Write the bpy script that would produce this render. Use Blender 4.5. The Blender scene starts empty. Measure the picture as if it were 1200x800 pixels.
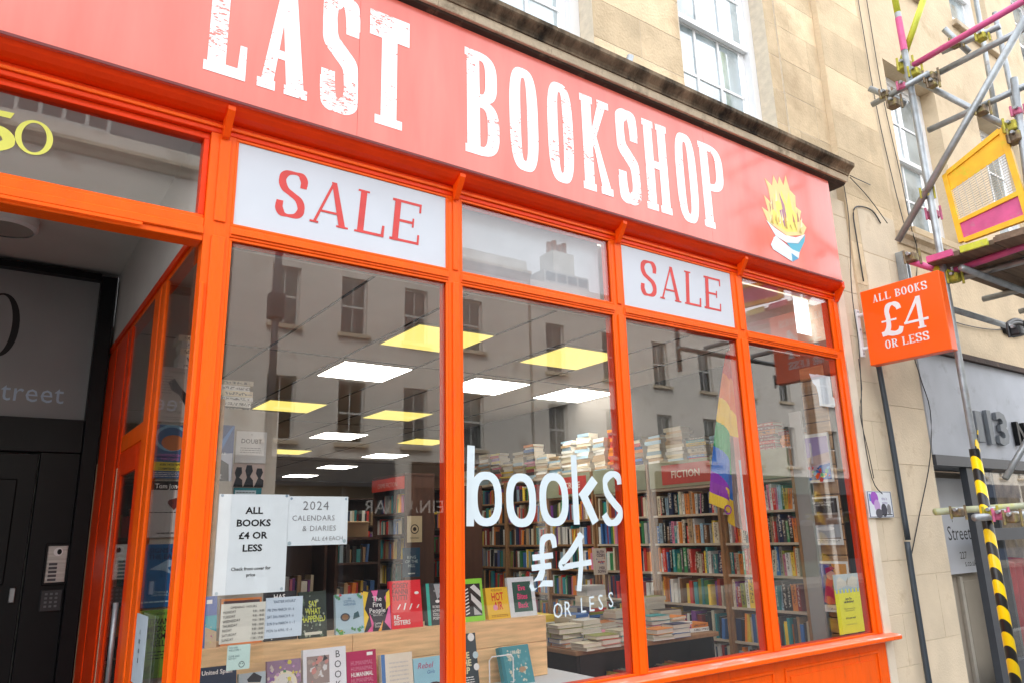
import bpy, math, random, bmesh
from mathutils import Vector, Matrix
from mathutils.geometry import tessellate_polygon
random.seed(11)
SC = bpy.context.scene
COL = SC.collection
R_ = math.radians

# ------------------------------------------------------------------ camera
RR = Vector((0.81794926, -0.57475779, -0.02474851))
UU = Vector((-0.12442223, -0.21874105, 0.96781789))
FF = Vector((0.56167439, 0.78854666, 0.25043173))
CP = Vector((0.0, -3.0, 1.6)); FPX = 878.13
cd = bpy.data.cameras.new('camera'); cam = bpy.data.objects.new('camera', cd); COL.objects.link(cam)
cam.matrix_world = Matrix(((RR.x, UU.x, -FF.x, CP.x), (RR.y, UU.y, -FF.y, CP.y), (RR.z, UU.z, -FF.z, CP.z), (0, 0, 0, 1)))
cd.sensor_width = 36; cd.lens = 36 * FPX / 1200; cd.clip_start = .05; cd.clip_end = 500
SC.camera = cam

def at(px, py, y=None, x=None, z=None):
    """world point on a plane of the place along the line of sight of a photo pixel (used as a measuring tool)"""
    d = (px - 600) / FPX * RR - (py - 400) / FPX * UU + FF
    t = (y - CP.y) / d.y if y is not None else (x - CP.x) / d.x if x is not None else (z - CP.z) / d.z
    return CP + d * t

# ------------------------------------------------------------------ world, sun, exposure
W = bpy.data.worlds.new('World'); SC.world = W; W.use_nodes = True
wn = W.node_tree; wn.nodes.clear()
sky = wn.nodes.new('ShaderNodeTexSky'); sky.sky_type = 'NISHITA'; sky.sun_disc = False
sky.sun_elevation = R_(52); sky.sun_rotation = R_(-35); sky.air_density = 1.0; sky.dust_density = 4.0; sky.ozone_density = 1.0
hs = wn.nodes.new('ShaderNodeHueSaturation'); hs.inputs['Saturation'].default_value = .22
bg = wn.nodes.new('ShaderNodeBackground'); bg.inputs['Strength'].default_value = .15
wo = wn.nodes.new('ShaderNodeOutputWorld')
# a bright, thin overcast: white cloud veiling most of the blue, unevenly
tcw = wn.nodes.new('ShaderNodeTexCoord'); nzw = wn.nodes.new('ShaderNodeTexNoise'); nzw.inputs['Scale'].default_value = 2.2; nzw.inputs['Detail'].default_value = 7
mrw = wn.nodes.new('ShaderNodeMapRange'); mrw.inputs['From Min'].default_value = .35; mrw.inputs['From Max'].default_value = .65; mrw.inputs['To Min'].default_value = .55; mrw.inputs['To Max'].default_value = .92
mxw = wn.nodes.new('ShaderNodeMix'); mxw.data_type = 'RGBA'; mxw.inputs['B'].default_value = (14.0, 14.3, 15.0, 1)
wn.links.new(tcw.outputs['Generated'], nzw.inputs['Vector']); wn.links.new(nzw.outputs['Fac'], mrw.inputs['Value']); wn.links.new(mrw.outputs[0], mxw.inputs['Factor'])
wn.links.new(sky.outputs[0], hs.inputs['Color']); wn.links.new(hs.outputs[0], mxw.inputs['A']); wn.links.new(mxw.outputs['Result'], bg.inputs[0]); wn.links.new(bg.outputs[0], wo.inputs[0])
sl = bpy.data.lights.new('sun', 'SUN'); sl.energy = 2.9; sl.angle = R_(16); sl.color = (1, .97, .92)
so = bpy.data.objects.new('sun', sl); COL.objects.link(so)
# sun stands in the direction (sin(rot), cos(rot)) of the sky texture
se, sr = R_(52), R_(-35)
sd = Vector((math.sin(sr) * math.cos(se), math.cos(sr) * math.cos(se), math.sin(se)))
so.rotation_euler = sd.to_track_quat('Z', 'Y').to_euler()
SC.view_settings.view_transform = 'Standard'; SC.view_settings.look = 'None'
SC.view_settings.exposure = 1.0; SC.view_settings.gamma = 1
SC.view_settings.use_curve_mapping = False
SC.render.engine = 'CYCLES'; SC.cycles.use_denoising = True
SC.cycles.max_bounces = 8; SC.cycles.transparent_max_bounces = 16; SC.cycles.glossy_bounces = 4
SC.cycles.sample_clamp_indirect = 6; SC.cycles.caustics_reflective = False; SC.cycles.caustics_refractive = False

# ------------------------------------------------------------------ materials
MATS = {}
def nodes(name):
    m = bpy.data.materials.new(name); m.use_nodes = True
    nt = m.node_tree; b = nt.nodes['Principled BSDF']
    return m, nt, b
def mat(name, col, rough=.6, var=.08, scale=8, bump=.0, bscale=40, metal=0, coat=0, spec=.5, objrand=0, stretch=(1, 1, 1), dirt_or_reflection=None, blotch_amt=0, blotch_scale=3):
    """plain procedural material: base colour with noise variation, optional dirt blotches and bump"""
    if name in MATS: return MATS[name]
    m, nt, b = nodes(name); L = nt.links
    tc = nt.nodes.new('ShaderNodeTexCoord'); mp = nt.nodes.new('ShaderNodeMapping'); mp.inputs['Scale'].default_value = stretch
    geo = nt.nodes.new('ShaderNodeNewGeometry')
    L.new(geo.outputs['Position'], mp.inputs[0])
    n = nt.nodes.new('ShaderNodeTexNoise'); n.inputs['Scale'].default_value = scale; n.inputs['Detail'].default_value = 6
    L.new(mp.outputs[0], n.inputs['Vector'])
    mr = nt.nodes.new('ShaderNodeMapRange'); mr.inputs['From Min'].default_value = .3; mr.inputs['From Max'].default_value = .7
    mr.inputs['To Min'].default_value = 1 - var; mr.inputs['To Max'].default_value = 1 + var
    L.new(n.outputs['Fac'], mr.inputs['Value'])
    hv = nt.nodes.new('ShaderNodeHueSaturation'); hv.inputs['Color'].default_value = (*col, 1)
    if objrand:
        oi = nt.nodes.new('ShaderNodeObjectInfo'); r2 = nt.nodes.new('ShaderNodeMapRange')
        r2.inputs['To Min'].default_value = 1 - objrand; r2.inputs['To Max'].default_value = 1 + objrand
        L.new(oi.outputs['Random'], r2.inputs['Value'])
        mu = nt.nodes.new('ShaderNodeMath'); mu.operation = 'MULTIPLY'
        L.new(mr.outputs[0], mu.inputs[0]); L.new(r2.outputs[0], mu.inputs[1]); L.new(mu.outputs[0], hv.inputs['Value'])
    else: L.new(mr.outputs[0], hv.inputs['Value'])
    out = hv.outputs[0]
    if dirt_or_reflection:
        n2 = nt.nodes.new('ShaderNodeTexNoise'); n2.inputs['Scale'].default_value = blotch_scale; n2.inputs['Detail'].default_value = 8; n2.inputs['Roughness'].default_value = .65
        L.new(mp.outputs[0], n2.inputs['Vector'])
        m3 = nt.nodes.new('ShaderNodeMapRange'); m3.inputs['From Min'].default_value = .62 - blotch_amt * .4; m3.inputs['From Max'].default_value = .78 - blotch_amt * .2
        L.new(n2.outputs['Fac'], m3.inputs['Value'])
        mx = nt.nodes.new('ShaderNodeMix'); mx.data_type = 'RGBA'; mx.inputs['B'].default_value = (*dirt_or_reflection, 1)
        L.new(m3.outputs[0], mx.inputs['Factor']); L.new(out, mx.inputs['A']); out = mx.outputs['Result']
    L.new(out, b.inputs['Base Color'])
    b.inputs['Roughness'].default_value = rough; b.inputs['Metallic'].default_value = metal
    b.inputs['Coat Weight'].default_value = coat; b.inputs['Coat Roughness'].default_value = .12
    b.inputs['Specular IOR Level'].default_value = spec
    if bump:
        nb = nt.nodes.new('ShaderNodeTexNoise'); nb.inputs['Scale'].default_value = bscale; nb.inputs['Detail'].default_value = 5
        L.new(mp.outputs[0], nb.inputs['Vector'])
        bp = nt.nodes.new('ShaderNodeBump'); bp.inputs['Strength'].default_value = bump; bp.inputs['Distance'].default_value = .01
        L.new(nb.outputs['Fac'], bp.inputs['Height']); L.new(bp.outputs[0], b.inputs['Normal'])
    MATS[name] = m; return m
def ink(c, rough=.55):
    return mat('ink_%02x%02x%02x' % tuple(int(max(0, min(1, v)) * 255) for v in c), c, rough, .03, 20, spec=.25)
def emit(name, col, s):
    m, nt, b = nodes(name); b.inputs['Base Color'].default_value = (.8, .8, .8, 1)
    b.inputs['Emission Color'].default_value = (*col, 1); b.inputs['Emission Strength'].default_value = s
    MATS[name] = m; return m
def glass_mat(name, tint, boost=1.0, film=0.0, filmcol=(.6, .62, .62)):
    """flat window glass: straight-through view plus Fresnel mirror, with a faint dusty film"""
    m, nt, b = nodes(name); nt.nodes.remove(b); L = nt.links; out = nt.nodes['Material Output']
    geo = nt.nodes.new('ShaderNodeNewGeometry')
    mr = nt.nodes.new('ShaderNodeMapRange'); mr.inputs['To Min'].default_value = 1.52; mr.inputs['To Max'].default_value = 1 / 1.52
    L.new(geo.outputs['Backfacing'], mr.inputs['Value'])
    fr = nt.nodes.new('ShaderNodeFresnel'); L.new(mr.outputs[0], fr.inputs['IOR'])
    mu = nt.nodes.new('ShaderNodeMath'); mu.operation = 'MULTIPLY'; mu.inputs[1].default_value = boost; mu.use_clamp = True
    L.new(fr.outputs[0], mu.inputs[0])
    nz = nt.nodes.new('ShaderNodeTexNoise'); nz.inputs['Scale'].default_value = 1.3; L.new(geo.outputs['Position'], nz.inputs['Vector'])
    bp = nt.nodes.new('ShaderNodeBump'); bp.inputs['Strength'].default_value = .02; bp.inputs['Distance'].default_value = .01; L.new(nz.outputs['Fac'], bp.inputs['Height'])
    tr = nt.nodes.new('ShaderNodeBsdfTransparent'); tr.inputs[0].default_value = (*tint, 1)
    gl = nt.nodes.new('ShaderNodeBsdfGlossy'); gl.inputs['Roughness'].default_value = .0; L.new(bp.outputs[0], gl.inputs['Normal'])
    mx = nt.nodes.new('ShaderNodeMixShader'); L.new(mu.outputs[0], mx.inputs[0]); L.new(tr.outputs[0], mx.inputs[1]); L.new(gl.outputs[0], mx.inputs[2])
    last = mx
    if film:
        df = nt.nodes.new('ShaderNodeBsdfDiffuse'); df.inputs[0].default_value = (*filmcol, 1)
        n2 = nt.nodes.new('ShaderNodeTexNoise'); n2.inputs['Scale'].default_value = 5; n2.inputs['Detail'].default_value = 8; L.new(geo.outputs['Position'], n2.inputs['Vector'])
        m2 = nt.nodes.new('ShaderNodeMath'); m2.operation = 'MULTIPLY'; m2.inputs[1].default_value = film * 2; L.new(n2.outputs['Fac'], m2.inputs[0])
        mx2 = nt.nodes.new('ShaderNodeMixShader'); L.new(m2.outputs[0], mx2.inputs[0]); L.new(mx.outputs[0], mx2.inputs[1]); L.new(df.outputs[0], mx2.inputs[2]); last = mx2
    L.new(last.outputs[0], out.inputs['Surface']); MATS[name] = m; return m

ORANGE = mat('orange_paint', (.93, .115, .003), .36, .08, 5, .22, 45, coat=0, spec=.18, dirt_or_reflection=(.62, .09, .02), blotch_amt=.10, blotch_scale=7, stretch=(2.2, 2.2, .5))
ORANGE_SHADED = mat('orange_paint_recess_shade', (.84, .050, .003), .34, .08, 5, .2, 45, coat=0, spec=.18)  # same orange paint, darker and redder: recess shade put into the colour
WHITE = mat('white_paint', (.78, .79, .8), .4, .03, 6, .05, 50)
STONE = mat('bath_stone', (.63, .50, .33), .85, .14, 4, .5, 50, objrand=.17, dirt_or_reflection=(.38, .28, .17), blotch_amt=.3, blotch_scale=1.1, spec=.2)
STONE2 = mat('pale_stone', (.66, .56, .42), .85, .1, 3, .3, 70, objrand=.05, dirt_or_reflection=(.42, .31, .19), blotch_amt=.1, blotch_scale=3, spec=.2)
MORTAR = mat('lime_mortar', (.62, .54, .42), .9, .1, 20, .2, 80)
CORNICE = mat('sooty_cornice', (.24, .18, .12), .85, .35, 6, .7, 30, dirt_or_reflection=(.016, .013, .010), blotch_amt=.62, blotch_scale=3.2, stretch=(1.6, 1, .8), spec=.2)
CORNLT = mat('cornice_pale_band', (.60, .50, .37), .85, .2, 5, .4, 40, dirt_or_reflection=(.12, .09, .06), blotch_amt=.28, blotch_scale=5, spec=.2)
CORNDK = mat('cornice_brown_soffit', (.05, .028, .02), .8, .3, 5, .3, 40, dirt_or_reflection=(.22, .15, .1), blotch_amt=.1, blotch_scale=8)
BLACK = mat('black_gloss_paint', (.004, .0045, .006), .4, .1, 6, .05, 40, spec=.25)
GREYPNL = mat('grey_transom_panel', (.27, .275, .28), .5, .06, 3)
GALV = mat('galvanised_tube', (.34, .37, .39), .42, .18, 14, .1, 60, metal=.55, dirt_or_reflection=(.22, .17, .12), blotch_amt=.12, blotch_scale=9)
RUSTY = mat('rusty_coupler', (.20, .15, .10), .6, .3, 40, .3, 90, metal=.6, dirt_or_reflection=(.36, .32, .08), blotch_amt=.3, blotch_scale=18)
PINKP = mat('pink_tube_paint', (.62, .10, .27), .5, .12, 12, .1, 60, dirt_or_reflection=(.35, .3, .28), blotch_amt=.1, blotch_scale=16)
YELP = mat('yellow_paint', (.85, .48, .02), .5, .12, 10, .1, 60, dirt_or_reflection=(.55, .6, .02), blotch_amt=.15, blotch_scale=7)
LIMEP = mat('lime_paint', (.55, .60, .05), .5, .12, 12, .1, 60, dirt_or_reflection=(.3, .3, .2), blotch_amt=.12, blotch_scale=16)
PLANK = mat('deck_board', (.17, .12, .08), .8, .3, 5, .3, 60, stretch=(.4, 6, 6), objrand=.15)
WOOD = mat('pine_board', (.82, .53, .27), .5, .22, 4, .12, 40, stretch=(1.2, 12, 12), objrand=.1)
WOODDK = mat('oak_shelf', (.38, .21, .10), .55, .2, 4, .1, 40, stretch=(8, 1, 8))
SHELFW = mat('pale_shelf', (.60, .50, .38), .55, .12, 5, .08, 40)
UPRW = mat('shelf_upright', (.34, .18, .075), .55, .2, 4, stretch=(8, 8, 1))
BROWN = mat('brown_bookcase', (.06, .022, .011), .5, .2, 4, .08, 40, stretch=(6, 6, 1))
PLASTER = mat('ceiling_plaster', (.62, .60, .57), .85, .04, 3, .08, 90)
WALLIN = mat('inner_wall', (.36, .29, .21), .85, .06, 2)
GREYSHOP = mat('grey_shopfront', (.40, .43, .48), .55, .07, 4, .08, 50, dirt_or_reflection=(.26, .27, .3), blotch_amt=.12, blotch_scale=5)
DKGREY = mat('dark_grey_frame', (.045, .052, .065), .4, .08, 6)
CABLE = mat('black_cable', (.012, .013, .016), .45, .1, 20)
PAPER = mat('paper_white', (.80, .84, .90), .6, .02, 4)
PAGES = mat('book_pages', (.72, .66, .56), .75, .08, 200, stretch=(1, 1, 6))
GLASS = glass_mat('shop_glass', (.97, .975, .97), 1.32, .002)
GLASS2 = glass_mat('side_glass', (.93, .94, .93), 1.0, .004)
SASHGL = mat('sash_glass', (.40, .48, .52), .03, .25, 2.5, spec=.9, coat=1.0, dirt_or_reflection=(.05, .09, .10), blotch_amt=.42, blotch_scale=1.6)  # pale curtain tone; the dark teal blotches imitate reflections in the panes
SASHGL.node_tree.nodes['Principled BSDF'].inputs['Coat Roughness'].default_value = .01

def fascia_mat(name, letter=False):
    m, nt, b = nodes(name); L = nt.links
    geo = nt.nodes.new('ShaderNodeNewGeometry')
    red = (.84, .16, .135)
    mp = nt.nodes.new('ShaderNodeMapping'); mp.inputs['Scale'].default_value = (3, 1, .5); L.new(geo.outputs['Position'], mp.inputs[0])
    n = nt.nodes.new('ShaderNodeTexNoise'); n.inputs['Scale'].default_value = 2.5; n.inputs['Detail'].default_value = 8; L.new(mp.outputs[0], n.inputs['Vector'])
    r = nt.nodes.new('ShaderNodeValToRGB'); r.color_ramp.elements[0].position = .3; r.color_ramp.elements[1].position = .75
    r.color_ramp.elements[0].color = (.72, .100, .062, 1); r.color_ramp.elements[1].color = (.80, .155, .110, 1)
    L.new(n.outputs['Fac'], r.inputs[0]); out = r.outputs[0]
    if letter:   # printed distress: ragged flecks where the red shows through
        m2 = nt.nodes.new('ShaderNodeMapping'); m2.inputs['Scale'].default_value = (10, 1, 26); L.new(geo.outputs['Position'], m2.inputs[0])
        n2 = nt.nodes.new('ShaderNodeTexNoise'); n2.inputs['Scale'].default_value = 3.2; n2.inputs['Detail'].default_value = 9; n2.inputs['Roughness'].default_value = .72; L.new(m2.outputs[0], n2.inputs['Vector'])
        n3 = nt.nodes.new('ShaderNodeTexNoise'); n3.inputs['Scale'].default_value = 5.5; n3.inputs['Detail'].default_value = 2; L.new(geo.outputs['Position'], n3.inputs['Vector'])
        sm = nt.nodes.new('ShaderNodeMath'); sm.operation = 'MULTIPLY_ADD'; sm.inputs[1].default_value = .55; L.new(n3.outputs['Fac'], sm.inputs[0]); L.new(n2.outputs['Fac'], sm.inputs[2])
        mr = nt.nodes.new('ShaderNodeMapRange'); mr.inputs['From Min'].default_value = .90; mr.inputs['From Max'].default_value = .925; L.new(sm.outputs[0], mr.inputs['Value'])
        mx = nt.nodes.new('ShaderNodeMix'); mx.data_type = 'RGBA'; mx.inputs['A'].default_value = (.84, .85, .86, 1)
        L.new(mr.outputs[0], mx.inputs['Factor']); L.new(out, mx.inputs['B']); out = mx.outputs['Result']
    L.new(out, b.inputs['Base Color']); b.inputs['Roughness'].default_value = .45
    b.inputs['Coat Weight'].default_value = .6; b.inputs['Coat Roughness'].default_value = .13; b.inputs['Coat IOR'].default_value = 1.55
    MATS[name] = m; return m
FASCIA = fascia_mat('fascia_red'); FLET = fascia_mat('fascia_letter', True)

def book_mat():
    """shelf book: colour from the object, a printed title strip and bands along the spine (object coordinates)"""
    m, nt, b = nodes('book_cover'); L = nt.links
    oi = nt.nodes.new('ShaderNodeObjectInfo'); tc = nt.nodes.new('ShaderNodeTexCoord')
    sx = nt.nodes.new('ShaderNodeSeparateXYZ'); L.new(tc.outputs['Object'], sx.inputs[0])
    def M(op, a, bb=None, v=None):
        k = nt.nodes.new('ShaderNodeMath'); k.operation = op
        L.new(a, k.inputs[0])
        if bb is not None: L.new(bb, k.inputs[1])
        elif v is not None: k.inputs[1].default_value = v
        return k.outputs[0]
    # letters: chopped noise along the height in the middle of the thickness
    cb = nt.nodes.new('ShaderNodeCombineXYZ'); 
    L.new(M('MULTIPLY', sx.outputs['Z'], v=26), cb.inputs['Z']); L.new(M('MULTIPLY', oi.outputs['Random'], v=91), cb.inputs['X'])
    L.new(M('MULTIPLY', sx.outputs['X'], v=3), cb.inputs['Y'])
    nz = nt.nodes.new('ShaderNodeTexNoise'); nz.inputs['Scale'].default_value = 1; nz.inputs['Detail'].default_value = 2; L.new(cb.outputs[0], nz.inputs['Vector'])
    mid = M('LESS_THAN', M('ABSOLUTE', sx.outputs['X']), v=.26)
    hi = M('LESS_THAN', M('ABSOLUTE', M('SUBTRACT', sx.outputs['Z'], M('MULTIPLY_ADD', oi.outputs['Random'], v=.2))), v=.42)
    tx = M('MULTIPLY', M('MULTIPLY', M('GREATER_THAN', nz.outputs['Fac'], v=.5), mid), hi)
    lum = nt.nodes.new('ShaderNodeRGBToBW'); L.new(oi.outputs['Color'], lum.inputs[0])
    inkc = M('LESS_THAN', lum.outputs[0], v=.28)
    mx = nt.nodes.new('ShaderNodeMix'); mx.data_type = 'RGBA'; L.new(M('MULTIPLY', tx, v=.8), mx.inputs['Factor'])
    L.new(oi.outputs['Color'], mx.inputs['A'])
    cc = nt.nodes.new('ShaderNodeMix'); cc.data_type = 'RGBA'; cc.inputs['A'].default_value = (.03, .03, .04, 1); cc.inputs['B'].default_value = (.75, .72, .62, 1)
    L.new(inkc, cc.inputs['Factor']); L.new(cc.outputs['Result'], mx.inputs['B'])
    L.new(mx.outputs['Result'], b.inputs['Base Color']); b.inputs['Roughness'].default_value = .4; b.inputs['Specular IOR Level'].default_value = .25
    return m
BOOKM = book_mat()
def attr_mat():
    m, nt, b = nodes('far_book_covers'); a = nt.nodes.new('ShaderNodeVertexColor'); a.layer_name = 'Col'
    nt.links.new(a.outputs[0], b.inputs['Base Color']); b.inputs['Roughness'].default_value = .4; return m
FARBOOK = attr_mat()
def tape_mat():
    m, nt, b = nodes('hazard_tape'); L = nt.links
    geo = nt.nodes.new('ShaderNodeNewGeometry'); mp = nt.nodes.new('ShaderNodeMapping')
    sp = nt.nodes.new('ShaderNodeSeparateXYZ'); L.new(geo.outputs['Position'], sp.inputs[0])
    m1 = nt.nodes.new('ShaderNodeMath'); m1.operation = 'MULTIPLY_ADD'; m1.inputs[1].default_value = 1.3; L.new(sp.outputs['X'], m1.inputs[0]); L.new(sp.outputs['Z'], m1.inputs[2])
    m2 = nt.nodes.new('ShaderNodeMath'); m2.operation = 'MULTIPLY'; m2.inputs[1].default_value = 6.2; L.new(m1.outputs[0], m2.inputs[0])
    m3 = nt.nodes.new('ShaderNodeMath'); m3.operation = 'FRACT'; L.new(m2.outputs[0], m3.inputs[0])
    mr = nt.nodes.new('ShaderNodeMath'); mr.operation = 'GREATER_THAN'; mr.inputs[1].default_value = .52; L.new(m3.outputs[0], mr.inputs[0])
    mx = nt.nodes.new('ShaderNodeMix'); mx.data_type = 'RGBA'; mx.inputs['A'].default_value = (.9, .62, .0, 1); mx.inputs['B'].default_value = (.012, .012, .012, 1)
    L.new(mr.outputs[0], mx.inputs['Factor']); L.new(mx.outputs['Result'], b.inputs['Base Color']); b.inputs['Roughness'].default_value = .3
    return m
TAPE = tape_mat()

# ------------------------------------------------------------------ builders
def link(o, parent=None):
    COL.objects.link(o)
    if parent is not None: o.parent = parent
    return o
def tag(o, label=None, cat=None, group=None, kind=None):
    if label: o['label'] = label
    if cat: o['category'] = cat
    if group: o['group'] = group
    if kind: o['kind'] = kind
    return o
def empty(name, loc=(0, 0, 0), rz=0, label=None, cat=None, group=None):
    o = bpy.data.objects.new(name, None); o.empty_display_size = .1; link(o); o.location = loc; o.rotation_euler = (0, 0, rz)
    return tag(o, label, cat, group)
class MB:
    def __init__(s): s.v = []; s.f = []; s.m = []; s.mats = []
    def mi(s, m):
        if m not in s.mats: s.mats.append(m)
        return s.mats.index(m)
    def add(s, vs, fs, m):
        k = len(s.v); s.v += [tuple(v) for v in vs]; s.f += [tuple(i + k for i in f) for f in fs]; s.m += [s.mi(m)] * len(fs); return s
    def box(s, x0, x1, y0, y1, z0, z1, m, bev=0):
        if bev:
            bm = bmesh.new(); bmesh.ops.create_cube(bm, size=1)
            for v in bm.verts: v.co = Vector(((x0 + x1) / 2 + v.co.x * (x1 - x0), (y0 + y1) / 2 + v.co.y * (y1 - y0), (z0 + z1) / 2 + v.co.z * (z1 - z0)))
            bmesh.ops.bevel(bm, geom=bm.edges[:], offset=bev, segments=1, affect='EDGES')
            bm.verts.index_update(); s.add([v.co[:] for v in bm.verts], [[v.index for v in f.verts] for f in bm.faces], m); bm.free(); return s
        return s.add([(x0, y0, z0), (x1, y0, z0), (x1, y1, z0), (x0, y1, z0), (x0, y0, z1), (x1, y0, z1), (x1, y1, z1), (x0, y1, z1)],
                     [(0, 3, 2, 1), (4, 5, 6, 7), (0, 1, 5, 4), (1, 2, 6, 5), (2, 3, 7, 6), (3, 0, 4, 7)], m)
    def prism(s, poly, a, b, m, axis='x'):
        """extrude a 2-D polygon between a and b along an axis; poly in the other two axes"""
        def P(p, t): return (t, p[0], p[1]) if axis == 'x' else (p[0], t, p[1]) if axis == 'y' else (p[0], p[1], t)
        n = len(poly)
        return s.add([P(p, a) for p in poly] + [P(p, b) for p in poly],
                     [tuple(range(n)), tuple(range(2 * n - 1, n - 1, -1))] + [(i, i + n, (i + 1) % n + n, (i + 1) % n) for i in range(n)], m)
    def tube(s, pts, r, m, n=10, caps=True):
        pts = [Vector(p) for p in pts]; k = len(s.v); rings = []
        for i, p in enumerate(pts):
            d = (pts[min(i + 1, len(pts) - 1)] - pts[max(i - 1, 0)]).normalized()
            a = d.cross(Vector((0, 0, 1))) if abs(d.z) < .95 else d.cross(Vector((1, 0, 0)))
            a.normalize(); b = d.cross(a)
            rings.append([p + (a * math.cos(2 * math.pi * j / n) + b * math.sin(2 * math.pi * j / n)) * r for j in range(n)])
        vs = [v for r_ in rings for v in r_]; fs = []
        for i in range(len(pts) - 1):
            for j in range(n): fs.append((i * n + j, i * n + (j + 1) % n, (i + 1) * n + (j + 1) % n, (i + 1) * n + j))
        if caps: fs += [tuple(range(n - 1, -1, -1)), tuple(range((len(pts) - 1) * n, len(pts) * n))]
        return s.add(vs, fs, m)
    def flat(s, outer, holes, y, m, flip=False, th=0):
        """polygon (with holes) in the x-z plane facing -y; th gives it depth towards +y"""
        loops = [outer] + list(holes)
        tris = tessellate_polygon([[Vector((p[0], p[1], 0)) for p in l] for l in loops])
        al = [p for l in loops for p in l]
        vs = [(p[0], y, p[1]) for p in al]; fs = []
        for t in tris:
            a, b, c = [al[i] for i in t]
            cr = (b[0] - a[0]) * (c[1] - a[1]) - (b[1] - a[1]) * (c[0] - a[0])
            if abs(cr) < 1e-12: continue
            fs.append(tuple(t) if cr > 0 else tuple(reversed(t)))
        s.add(vs, fs, m)
        if th:
            n = len(al); s.add([(p[0], y + th, p[1]) for p in al], [tuple(reversed(f)) for f in fs], m)
            k = 0
            for l in loops:
                q = len(l); s.add([(p[0], y, p[1]) for p in l] + [(p[0], y + th, p[1]) for p in l], [(i, (i + 1) % q, (i + 1) % q + q, i + q) for i in range(q)], m)
        return s
    def build(s, name, parent=None, smooth=False):
        me = bpy.data.meshes.new(name); me.from_pydata(s.v, [], s.f)
        for m in s.mats: me.materials.append(m)
        me.polygons.foreach_set('material_index', s.m)
        if smooth: me.polygons.foreach_set('use_smooth', [True] * len(s.f))
        me.update()
        return link(bpy.data.objects.new(name, me), parent)
DG = []
def text_mesh(body, size, bold=0, sx=1, shear=0, align='LEFT', spacing=1, extrude=0, line=.9):
    cu = bpy.data.curves.new('lettering', 'FONT'); cu.body = body; cu.size = size; cu.offset = bold * size; cu.shear = shear
    cu.align_x = align; cu.align_y = 'TOP_BASELINE'; cu.space_character = spacing; cu.extrude = extrude; cu.space_line = line; cu.resolution_u = 2
    o = bpy.data.objects.new('tmp', cu); COL.objects.link(o)
    me = bpy.data.meshes.new_from_object(o.evaluated_get(bpy.context.evaluated_depsgraph_get()))
    vs = [(v.co.x * sx, v.co.y, v.co.z) for v in me.vertices]; fs = [tuple(p.vertices) for p in me.polygons]
    bpy.data.objects.remove(o); bpy.data.curves.remove(cu); bpy.data.meshes.remove(me)
    return vs, fs
def mb_text(mb, body, x, z, size, m, y=0, rot=0, **k):
    vs, fs = text_mesh(body, size, **k); c, s_ = math.cos(rot), math.sin(rot)
    mb.add([(x + v[0] * c - v[1] * s_, y - v[2], z + v[0] * s_ + v[1] * c) for v in vs], fs, m)

# ---- drawn letters (strokes laid a third of a millimetre apart so that no two faces share a plane)
def ell(cx, cz, rx, rz, n=28, p=2.0, a0=0, a1=2 * math.pi):
    out = []
    for i in range(n + (1 if a1 - a0 < 6.2 else 0)):
        a = a0 + (a1 - a0) * i / n; c, s_ = math.cos(a), math.sin(a)
        out.append((cx + rx * math.copysign(abs(c) ** (2 / p), c), cz + rz * math.copysign(abs(s_) ** (2 / p), s_)))
    return out
def stroke(pts, s, t, sub=6, aspect=1.0):
    P = [Vector(p) for p in pts]; c = []
    for i in range(len(P) - 1):
        p0, p1, p2, p3 = P[max(i - 1, 0)], P[i], P[i + 1], P[min(i + 2, len(P) - 1)]
        for k in range(sub):
            u = k / sub; c.append(.5 * ((2 * p1) + (-p0 + p2) * u + (2 * p0 - 5 * p1 + 4 * p2 - p3) * u * u + (-p0 + 3 * p1 - 3 * p2 + p3) * u ** 3))
    c.append(P[-1]); L, R = [], []
    for i, p in enumerate(c):
        d = (c[min(i + 1, len(c) - 1)] - c[max(i - 1, 0)]).normalized()
        w = (s * abs(d.y) + t * abs(d.x)) / 2; n = Vector((-d.y, d.x))
        L.append(tuple(p + n * w)); R.append(tuple(p - n * w))
    return L + R[::-1]
def quad(x0, z0, x1, z1): return [(x0, z0), (x1, z0), (x1, z1), (x0, z1)]
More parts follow.
